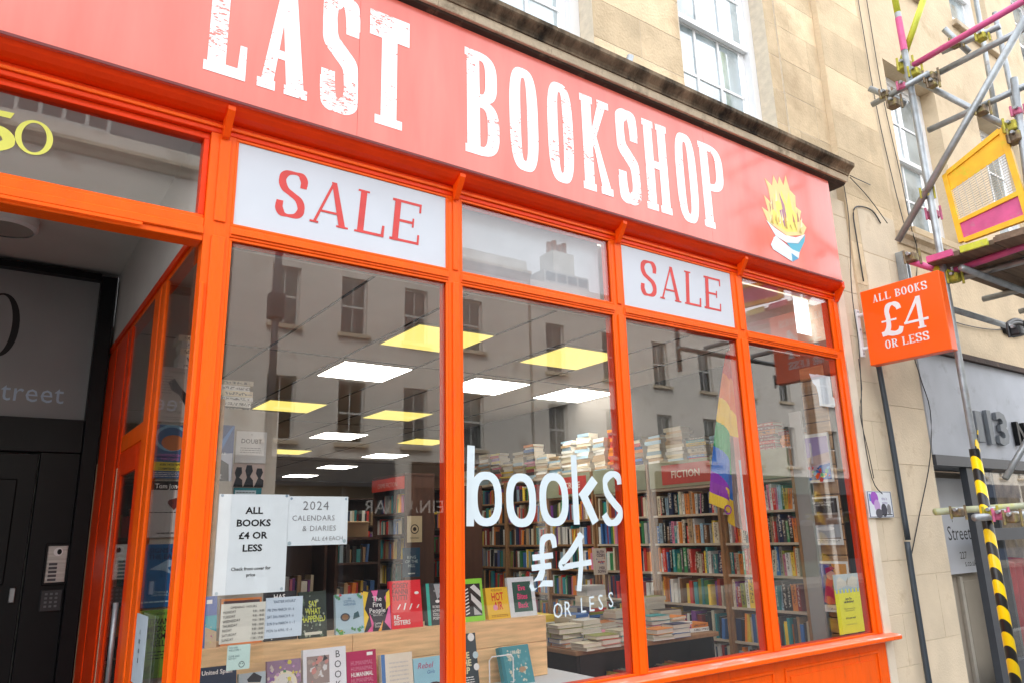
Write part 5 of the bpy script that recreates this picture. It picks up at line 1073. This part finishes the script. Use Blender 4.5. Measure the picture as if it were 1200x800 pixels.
lposter('lime green poster with black display lettering in the lobby pane', 158, 714, 197, 794, (.18, .36, .05), [('t', 'NICHE BAG', .6, .92, .05, K), ('t', 'TWANG\nMEDIGGI\nJACKMAN\nKELLY', .55, .78, .125, K, dict(bold=.02, sx=.8, line=.86)), ('l', .3, .26, .95, .40, 3, K), ('t', 'TICKETS\nFORGEN', .3, .14, .06, K)])
lposter('narrow white notice hanging on the lobby post', 153, 717, 166, 802, (.45, .52, .58), [('t', 'ALL\nBOOKS\n£4 OR\nLESS', .45, .72, .085, K, dict(bold=.03, sx=.5, line=1.6))], X=RX - .018)
hb = at(50, 0, y=0)

# all books too small to pick apart
o = FAR.build('packed_books'); o['kind'] = 'stuff'
ca = o.data.color_attributes.new('Col', 'FLOAT_COLOR', 'CORNER'); buf = []
for c in FARC: buf.extend(list(c) * 4)
ca.data.foreach_set('color', buf)
# make every shared label unique by position where neighbours and shelf agree
from collections import defaultdict
seen = defaultdict(list)
for b in BOOKS: seen[b['label']].append(b)
for l, bs in seen.items():
    if len(bs) > 1:
        for b, w in zip(bs, ('farther ', 'nearer ') if len(bs) == 2 else ('farthest ', 'middle ', 'nearest ') if len(bs) == 3 else [''] * len(bs)): b['label'] = w + l

for b in BOOKS:
    w = b['label'].split()
    if len(w) > 16: b['label'] = ' '.join(q for q in w if q not in ('thick', 'slim') )
for b in BOOKS:
    w = b['label'].split()
    if len(w) > 16: b['label'] = ' '.join(w).replace(' book between ', ' between ').replace('fifth shelf, bookcase', 'fifth shelf, case').replace(' shelf, bookcase', ' shelf, case')

for b in BOOKS:
    if len(b['label'].split()) > 16: b['label'] = b['label'].replace(' between ', ' by ').replace(' by the window', ' at window').replace(' beside the flag', ' beside flag')

# ================================================================== projecting sign
ps_ = empty('projecting_sign', (5.35, 0, 3.04), 0, 'bright orange projecting box sign reading ALL BOOKS £4 OR LESS', 'sign')
SX = 5.33; y_in, y_out, z_b, z_t = -.10, -.685, 2.755, 3.325
ORS = mat('sign_orange', (.95, .115, .003), .35, .04, 4, coat=.15)
bw(MB().box(SX, SX + .085, y_out, y_in, z_b, z_t, ORS, .004), 'box', ps_)
m = MB()
def sideword(mb, txt, yc, z, h, wd, s, t, sf, st, gap, widths=None, n=2.2):
    """letters on the plane x=SX facing -x: local u runs to -y"""
    tmp = MB(); x1 = word(tmp, txt, 0, 0, h, WHITE, 0, wd, s, t, sf, st, gap, 0, n, widths)
    tot = x1 - gap * h
    mb.add([(SX - .0012 + v[1], yc + tot / 2 - v[0], z + v[2]) for v in tmp.v], tmp.f, WHITE)
yc = (y_in + y_out) / 2
sideword(m, 'ALL BOOKS', yc, 3.215, .058, .68, .19, .08, .06, .07, .14)
sideword(m, '£4', yc, 2.945, .235, .68, .14, .075, .05, .055, .06, {'£': .70, '4': .74})
sideword(m, 'OR LESS', yc, 2.855, .060, .68, .19, .08, .06, .07, .14)
bw(m, 'lettering', ps_)
m = MB(); BR = WHITE
m.box(SX + .02, SX + .06, -.042, -.021, 2.84, 3.21, BR, .003); m.tube([(SX + .04, -.04, 3.16), (SX + .04, -.11, 3.16)], .014, BR, 10); m.tube([(SX + .04, -.04, 2.90), (SX + .04, -.11, 2.90)], .014, BR, 10)
for z in (2.865, 3.19, 3.05): m.tube([(SX + .04, -.045, z), (SX + .04, -.04, z)], .008, GALV, 8)
bw(m, 'bracket', ps_)
# small tile sign on the pier
a = at(1018, 606, y=-.02); b = at(1047, 606, y=-.02); t_ = at(1030, 575, y=-.02).z
printed('plaque', 'small white plaque with a purple logo on the stone pier', 'sign', (a.x, -.028, a.z), 0, b.x - a.x, t_ - a.z, (.60, .64, .68), [('r', .02, .02, .98, .98, (.03, .04, .10)), ('r', .05, .04, .95, .96, (.62, .66, .72)), ('c', .28, .72, .16, .15, (.30, .08, .45)), ('c', .36, .45, .12, .13, (.45, .30, .55)), ('r', .08, .62, .14, .9, (.1, .2, .5)), ('t', 'this is\nprime', .68, .66, .17, (.15, .1, .3)), ('c', .62, .28, .12, .14, (.05, .05, .07)), ('c', .82, .3, .08, .12, (.2, .2, .22)), ('c', .4, .16, .14, .1, (.08, .08, .1)), ('l', .5, .06, .95, .16, 1, K)], .008)

# ================================================================== pipes, cables
def cable(label, pts, r, m=CABLE, cat='cable', name='cable', group=None):
    P = [Vector(p) for p in pts]; o = empty(name, P[0], 0, label, cat, group)
    out = []
    for i in range(len(P) - 1):
        p0, p1, p2, p3 = P[max(i - 1, 0)], P[i], P[i + 1], P[min(i + 2, len(P) - 1)]
        for k in range(4):
            u = k / 4; out.append(.5 * ((2 * p1) + (-p0 + p2) * u + (2 * p0 - 5 * p1 + 4 * p2 - p3) * u * u + (-p0 + 3 * p1 - 3 * p2 + p3) * u ** 3))
    out.append(P[-1]); bw(MB().tube(out, r, m, 8), 'run', o, True); return o
A = lambda px, py, y=-.03: tuple(at(px, py, y=y))
cable('black conduit running down the stone pier', [A(1029, 424, -.06), A(1046, 520, -.05), A(1064, 632, -.05)], .021, mat('conduit_slate', (.03, .042, .055), .45, .1, 9), 'pipe', 'conduit')
cable('lower length of slate conduit on the pier', [A(1063, 634, -.055), A(1073, 700, -.055), A(1092, 820, -.055)], .021, MATS['conduit_slate'], 'pipe', 'conduit')
cable('thin black cable left of the pair on the plain wall', [A(1004, -10), A(1026, 120), A(1046, 210), A(1062, 272, -.10)], .004)
cable('thin black cable right of the pair on the plain wall', [A(1014, -10), A(1034, 110), A(1054, 200), A(1068, 268, -.10), A(1075, 300), A(1070, 400, -.02), A(1078, 440, -.04), A(1090, 480, -.04), A(1090, 536, -.05), A(1078, 600, -.03), A(1068, 650, -.03)], .004)
cable('wire looping below the cornice end and down beside the reveal strip', [A(988, 212), A(995, 260), A(998, 340), A(1006, 400), A(1009, 450), A(1011, 500), A(1022, 560), A(1034, 578)], .0035)
cable('wire sloping from the cornice corner to the string course', [A(996, 208, -.05), A(1018, 232), A(1040, 262, -.09)], .0035)
cable('short stiff wire sticking out of the cornice end', [A(996, 206, -.06), A(1020, 217)], .0035)
cable('thick black hose arching beside the fascia end', [A(1012, 330), A(1004, 280), A(1000, 250), A(1006, 242), A(1022, 247), A(1032, 262)], .0055, name='hose')
cable('cable crossing under the scaffold deck to a coiled bundle', [A(1076, 360), A(1120, 378), A(1160, 386), A(1185, 385)], .005)
cable('coiled cable bundle on the wall below the scaffold deck', [A(1175, 384), A(1190, 375), A(1205, 384), A(1190, 392), A(1176, 386), A(1192, 378), A(1210, 388)], .022)
cable('thin wire hanging below the orange sign', [A(1006, 420), A(1010, 455), A(1008, 485), A(1018, 530), A(1024, 560)], .003)
sp = empty('steel_upright', tuple(at(1058, 300, y=-.1)), 0, 'short steel channel fixed to the wall behind the projecting sign', 'bracket')
a = at(1056, 296, y=-.06); b = at(1064, 326, y=-.06)
bw(MB().box(a.x - .03, a.x + .03, -.07, -.02, b.z - .05, a.z, GALV, .003).box(a.x - .03, a.x - .02, -.10, -.0705, b.z - .05, a.z, GALV).box(a.x + .02, a.x + .03, -.10, -.0705, b.z - .05, a.z, GALV), 'channel', sp)

# ================================================================== scaffold
sc_ = empty('scaffold', (6.0, -.8, 0), 0, 'galvanised tube scaffold with pink and yellow painted tubes and a boarded deck', 'scaffold')
def tube(p, q, m=GALV, r=.0242, name='tube'): return bw(MB().tube([p, q], r, m, 14), name, sc_, True)
S1 = at(1130, 460, y=-.6); sx = S1.x
tube((sx, -.6, 0), (sx + .02, -.6, 5.6)); tube((sx + .02, -.6, 5.0 + .6), (sx + .0, -.6, 6.3), LIMEP); 
bw(MB().tube([(sx + .018, -.6, 5.25), (sx + .018, -.6, 5.55)], .0255, PINKP, 14), 'painted_band', sc_)
XA = sx + .05
B = lambda px, py, x=XA: at(px, py, x=x)
def stube(p1, p2, m=GALV, x=XA, r=.0242): return tube(tuple(B(*p1, x)), tuple(B(*p2, x)), m, r)
stube((1070, 77), (1240, -22), PINKP)                       # pink transom
stube((1088, 92), (1260, 3), GALV, XA + .06)                   # tube just under it
stube((1022, 123), (1089, 86), GALV, XA - .05)                 # short stub with fittings
stube((1088, 153), (1230, 88), GALV, XA + .05)
stube((1104, 61), (1172, 31), GALV, XA + .3)
# big raking brace
stube((1215, -2), (1052, 283), GALV, XA - .06, .026)
# crossing brace
tube(tuple(at(1062, 88, x=XA + .1)), tuple(at(1182, 150, y=-1.15)))
tube(tuple(at(1019, 104, x=XA)), tuple(at(1062, 122, x=XA + .1)))
stube((1085, -8), (1058, 70), LIMEP, XA + .02)
tube(tuple(at(1106, 34, x=XA + .3)), tuple(at(1136, 62, x=XA + .45)))
# second standard, nearer the street
p = at(1188, 92, x=XA); q = at(1215, 290, x=XA); tube(tuple(p), tuple(q)); 
tube(tuple(at(1142, -10, y=-.25)), tuple(at(1168, 140, y=-.25))); 
# low horizontal tubes
tube(tuple(at(1096, 599, y=-.28)), tuple(at(1230, 590, y=-.62)), mat('lime_grey_tube', (.42, .45, .30), .5, .15, 12, .1, 60, dirt_or_reflection=(.5, .5, .08), blotch_amt=.2, blotch_scale=9))
tube(tuple(at(1142, 606, y=-.62)), tuple(at(1230, 600, y=-.75)), GALV)
tube(tuple(at(1230, 470, y=-.7)), tuple(at(1178, 560, y=-.45)), GALV)
tube(tuple(at(1062, 305, x=XA - .1)), tuple(at(1115, 322, x=XA)), PINKP)
tube(tuple(at(1095, 314, x=XA - .05)), tuple(at(1116, 322, x=XA)), LIMEP, .0252)
stube((1105, 322), (1260, 268), PINKP, XA + .04)
def coupler(px, py, x=XA, m=RUSTY, s=1.0):
    p = at(px, py, x=x); mm = MB(); rr = random.Random(int(px * 7 + py))
    mm.box(p.x - .035 * s, p.x + .035 * s, p.y - .035 * s, p.y + .035 * s, p.z - .03 * s, p.z + .03 * s, m, .01)
    mm.tube([(p.x - .05 * s, p.y + .02, p.z - .04 * s), (p.x - .05 * s, p.y + .02, p.z + .045 * s)], .009, m, 8)
    mm.tube([(p.x + .01, p.y - .05 * s, p.z - .05 * s), (p.x + .01, p.y - .05 * s, p.z + .05 * s)], .009, m, 8)
    mm.tube([(p.x - .06 * s, p.y - .01, p.z + .02), (p.x + .05 * s, p.y - .01, p.z + .03)], .012, GALV, 8)
    bw(mm, 'coupler', sc_)
YC = mat('yellow_coupler', (.42, .38, .05), .6, .3, 30, .3, 90, metal=.3); PC = mat('pink_coupler', (.5, .12, .22), .6, .3, 30, .3, 90)
for c in ((1060, 78, XA, YC, 1.3), (1072, 86, XA, YC, 1.1), (1090, 92, XA, RUSTY, 1.2), (1093, 99, XA, RUSTY, .9), (1058, 102, XA - .05, PC, .9), (1047, 122, XA - .05, RUSTY, 1.2), (1038, 112, XA - .05, RUSTY, 1.0), (1120, 52, XA + .28, RUSTY, 1), (1150, 44, XA + .28, YC, 1), (1150, 130, XA, RUSTY, 1.1), (1086, 228, XA - .03, YC, 1.0),
          (1192, 132, XA, PC, .9), (1190, 162, XA, RUSTY, 1.3), (1185, 150, XA, YC, 1.3), (1093, 252, XA + .02, PC, 1.1), (1068, 303, XA - .1, RUSTY, 1.2), (1108, 322, XA, WHITE, .9), (1118, 326, XA, YC, 1.1), (1122, 600, XA, RUSTY, 1), (1172, 603, XA - .2, PC, 1.0), (1185, 606, XA - .2, RUSTY, 1.1), (1190, 388, XA + .1, CABLE, 1.2), (1160, 600, XA - .1, YC, .9)): coupler(*c)
# deck boards
zdk = 3.44
for i in range(5):
    y1 = -.55 - i * .232; mm = MB().box(sx - .12 + random.uniform(-.03, .03), sx + 1.9, y1 - .225, y1, zdk, zdk + .038, PLANK, .003); bw(mm, 'deck_board', sc_)
    bw(MB().box(sx - .155, sx - .135, y1 - .2, y1 - .02, zdk - .004, zdk + .042, [PINKP, LIMEP, PLANK, PINKP, PLANK][i]), 'end_band', sc_)
for xx in (sx + .35, sx + 1.1, sx + 1.8): tube((xx, -.40, zdk - .03), (xx, -1.9, zdk - .03))
tube((sx - .05, -.75, zdk - .08), (sx + 2.2, -.75, zdk - .08)); tube((sx - .05, -1.9, zdk - .08), (sx + 2.2, -1.9, zdk - .08))
tube((sx - .05, -.45, zdk - .24), (sx + 2.2, -.45, zdk - .24))
bw(MB().box(sx - .17, sx - .14, -2.6, -.5, zdk + .045, zdk + .27, PLANK), 'toe_board', sc_) if False else None
tube((sx + 2.1, -1.9, 0), (sx + 2.1, -1.9, 6.5)); tube((sx + 2.1, -.6, 0), (sx + 2.1, -.6, 6.5)); tube((sx, -1.95, zdk - .3), (sx, -1.95, 6.5))
# hazard sleeve on the standard
hz = empty('hazard_sleeve', (sx, -.6, 1.0), 0, 'yellow and black striped sleeve on the scaffold upright', 'sleeve')
bw(MB().tube([(sx, -.6, .2), (sx, -.6, 2.10)], .034, TAPE, 18), 'sleeve', hz, True)
bw(MB().prism([(sx - .03, 2.10), (sx + .02, 2.10), (sx + .05, 2.23), (sx + .02, 2.17), (sx - .01, 2.16)], -.625, -.62, TAPE, 'y'), 'loose_end', hz)
# yellow guard gate
gt = empty('guard_gate', tuple(at(1112, 265, x=XA - .02)), 0, 'yellow mesh guard gate with a pink kick panel on the scaffold', 'gate')
GX = XA - .02
c00, c10, c11, c01 = [at(*p, x=GX) for p in ((1126, 284), (1207, 254), (1175, 149), (1106, 205))]
def G(u, v): return (c00 * (1 - u) + c10 * u) * (1 - v) + (c01 * (1 - u) + c11 * u) * v
def gq(u0, v0, u1, v1, mt, th=.02, off=0):
    P = [G(u0, v0), G(u1, v0), G(u1, v1), G(u0, v1)]; o = Vector((off, 0, 0)); d = Vector((th, 0, 0))
    return MB().add([tuple(p + o) for p in P] + [tuple(p + o + d) for p in P], [(0, 1, 2, 3), (7, 6, 5, 4), (0, 4, 5, 1), (1, 5, 6, 2), (2, 6, 7, 3), (3, 7, 4, 0)], mt)
for u0, v0, u1, v1 in ((-.03, 0, .05, 1), (.93, 0, 1.02, 1), (.05, -.02, .93, .04), (.05, .96, .93, 1.02), (.05, .25, .93, .30)): bw(gq(u0, v0, u1, v1, YELP, .035, -.005), 'rail', gt)
bw(gq(.05, .04, .93, .25, PINKP, .006, .008), 'kick_panel', gt); bw(gq(.05, .74, .93, .96, YELP, .006, .008), 'top_panel', gt)
MW = mat('mesh_wire', (.45, .42, .36), .5, metal=.4)
for i in range(1, 15): v = .30 + .44 * i / 15; bw(MB().tube([G(.05, v), G(.93, v)], .0022, MW, 5), 'wire', gt)
for i in range(1, 9): u = .05 + .88 * i / 9; bw(MB().tube([G(u, .30), G(u, .74)], .0022, MW, 5), 'wire', gt)

# ================================================================== opposite side of the street (seen mirrored in the glass)
OY = -13.0
OST = mat('terrace_render', (.70, .66, .60), .85, .08, 1.2, .1, 30, dirt_or_reflection=(.34, .28, .22), blotch_amt=.12, blotch_scale=1.2)
SLATE = mat('roof_slate', (.10, .10, .105), .7, .2, 5)
SHOPDK = mat('dark_shop_glass', (.012, .012, .013), .4, .1, 2, spec=.1)
OG = mat('dark_window_glass', (.05, .06, .065), .05, .1, 2, spec=.8)
OP = mat('old_white_frame', (.55, .55, .53), .5)
glass_pane = glass_mat('terrace_glass', (.6, .65, .65), 1.6)
INNER = mat('dark_room', (.03, .03, .032), .9)
def house(label, x0, x1, top, wins, rows, roof, first, steep=False):
    t = empty('terraced_house', ((x0 + x1) / 2, OY, 0), 0, label, 'house'); H = []
    for zz0, zz1 in rows:
        for wx in wins: H.append((wx, wx + .66, zz0, zz1))
    xs = sorted({x0, x1} | {h[0] for h in H} | {h[1] for h in H}); zs = sorted({-.12, top} | {h[2] for h in H} | {h[3] for h in H}); mb = MB()
    for i in range(len(xs) - 1):
        for k in range(len(zs) - 1):
            cx_, cz_ = (xs[i] + xs[i + 1]) / 2, (zs[k] + zs[k + 1]) / 2
            if any(h[0] < cx_ < h[1] and h[2] < cz_ < h[3] for h in H): continue
            mb.box(xs[i], xs[i + 1], OY - .35, OY, zs[k], zs[k + 1], OST)
    bw(mb, 'wall', t)
    sx_ = x0 + .3; sc2 = [DKGREY, BROWN, mat('shop_green', (.03, .07, .05), .5), mat('shop_blue', (.03, .05, .10), .5)]; kk = 0
    while sx_ < x1 - 3:
        f_ = bw(MB().box(sx_, sx_ + 3.6, OY + .001, OY + .14, 2.75, 3.35, sc2[kk % 4]).box(sx_, sx_ + 3.6, OY + .001, OY + .08, -.12, .5, sc2[kk % 4]), 'shop_fascia', t)
        MB().box(sx_, sx_ + 3.6, OY + .002, OY + .03, .5, 2.749, SHOPDK).build('shop_window', f_)
        mm_ = MB()
        for q in range(4): mm_.box(sx_ + q * 1.17, sx_ + q * 1.17 + .09, OY + .031, OY + .08, .5, 2.749, sc2[kk % 4])
        mm_.build('mullion', f_); sx_ += 4.1; kk += 1
    rq = random.Random(int(x0 * 10) + 3)
    for h in H:
        mb = MB(); f = .05; y1 = OY - .10; y0 = OY - .16; zm = (h[2] + h[3]) / 2
        mb.box(h[0], h[0] + f, y0, y1, h[2], h[3], OP); mb.box(h[1] - f, h[1], y0, y1, h[2], h[3], OP); mb.box(h[0] + f, h[1] - f, y0, y1, h[3] - f, h[3], OP); mb.box(h[0] + f, h[1] - f, y0, y1, h[2], h[2] + f, OP)
        mb.box(h[0] + f, h[1] - f, y0 + .01, y1 - .01, zm - .025, zm + .025, OP); mb.box((h[0] + h[1]) / 2 - .012, (h[0] + h[1]) / 2 + .012, y0 + .02, y1 - .02, h[2] + f, h[3] - f, OP)
        w = bw(mb, 'window', t)
        if rq.random() < .45: MB().box(h[0] + f, h[1] - f, y0 + .012, y0 + .016, h[3] - (h[3] - h[2]) * rq.choice((.35, .5, .9)), h[3] - f, mat('window_blind', (.5, .48, .43), .8)).build('blind', w)
        MB().box(h[0] + f, h[1] - f, y0 + .025, y0 + .03, h[2] + f, h[3] - f, glass_pane).build('pane', w)
        MB().box(h[0] - .08, h[1] + .08, OY - .1, OY + .09, h[2] - .09, h[2] - .001, CORNLT).build('sill', w)
    bw(MB().prism([(OY + .001, top - .62), (OY + .06, top - .60), (OY + .12, top - .50), (OY + .22, top - .44), (OY + .22, top - .36), (OY + .001, top - .34)], x0, x1, CORNLT, 'x'), 'cornice', t)
    rh = roof; m = MB(); m.add([(x0, OY - .2, top), (x1, OY - .2, top), (x1, OY - (2.2 if steep else 4), top + rh), (x0, OY - (2.2 if steep else 4), top + rh), (x0, OY - 8, top), (x1, OY - 8, top)], [(0, 1, 2, 3), (3, 2, 5, 4), (0, 3, 4), (1, 5, 2)], SLATE); bw(m, 'roof', t)
    bw(MB().box(x0, x1, OY - 8, OY - .36, -.12, top - .01, INNER), 'body', t)
    dx = x0 + (2.58 if steep else .55)
    while dx < x1 - 2.6:
        d = MB().box(dx, dx + 1.7, OY - 1.9, OY - .05, top + .02, top + .42, OP); dd = bw(d, 'dormer', t)
        for q in range(4): MB().box(dx + .07 + q * .41, dx + .40 + q * .41, OY - .049, OY - .04, top + .10, top + .36, OG).build('pane', dd)
        dx += 3.3
    return t
RW = [(6.28, 7.66), (3.72, 5.14)]
house('long cream terraced house across the street with two rows of sash windows', -9.5, 3.9, 9.85, [-9 + i * 1.62 for i in range(8)], [(7.05, 8.45), (3.72, 5.14)] if False else RW, 2.6, 0, True)
h2 = house('middle cream terraced house across the street with dormer windows', 4.0, 12.0, 9.1, [4.87 + i * 1.65 for i in range(4)] , RW, 1.5, 1)
h3 = house('end terraced house across the street with chimney and lower roof', 12.1, 25, 8.6, [12.6 + i * 2.1 for i in range(6)], [(6.0, 7.4), (3.7, 5.1)], 1.2, 2)
house('long cream terraced house farthest down the street opposite', 25.1, 46, 9.3, [25.7 + i * 2.0 for i in range(10)], [(6.1, 7.6), (3.7, 5.1)], 1.4, 3)
ch = MB().box(14.5, 15.4, OY - 2.6, OY - 1.9, 8.7, 10.6, OST); co = bw(ch, 'chimney', h3)
for i in range(4): MB().tube([(14.62 + i * .22, OY - 2.25, 10.6), (14.62 + i * .22, OY - 2.25, 11.0 + .1 * (i % 2))], .09, mat('chimney_pot', (.35, .15, .08), .8), 10).build('chimney_pot', co)
bs = empty('bar_sign', (8.3, OY + .06, 1.8), 0, 'pale REINA BAR lettering on the shopfront across the street', 'sign')
vs, fs_ = text_mesh('REINA  BAR', .42, bold=.0, align='CENTER', spacing=1.1, extrude=.01)
bw(MB().add([(8.35 - v[0], OY + .06 + v[2], 2.17 + v[1]) for v in vs], fs_, ink((.55, .52, .48))), 'lettering', bs)
# tall street lamp outside, seen in the first pane as a dark vertical
lx = at(322, 400, y=9.0).x
sl_ = empty('street_lamp', (lx, -9.0, -.12), 0, 'dark metal street lamp column across the road', 'lamp post')
MB().tube([(0, 0, 0), (0, 0, 1.2)], .10, DKGREY, 14).build('base', sl_, True); MB().tube([(0, 0, 1.2), (0, 0, 7.2)], .06, DKGREY, 14).build('column', sl_, True)
MB().box(-.13, .13, -.1, .1, 5.3, 5.75, DKGREY, .02).build('junction_box', sl_); MB().tube([(0, 0, 7.2), (.1, .3, 7.5), (.15, .9, 7.6)], .04, DKGREY, 10).build('arm', sl_, True)
MB().box(.05, .25, .8, 1.4, 7.52, 7.62, DKGREY, .02).build('lantern', sl_)
# buildings closing the far ends of the street
eb = empty('street_end_house', (50, -6, 0), 0, 'pale building closing the far end of the street', 'house')
bw(MB().box(47, 55, -30, 12, -.12, 9, OST), 'wall', eb)
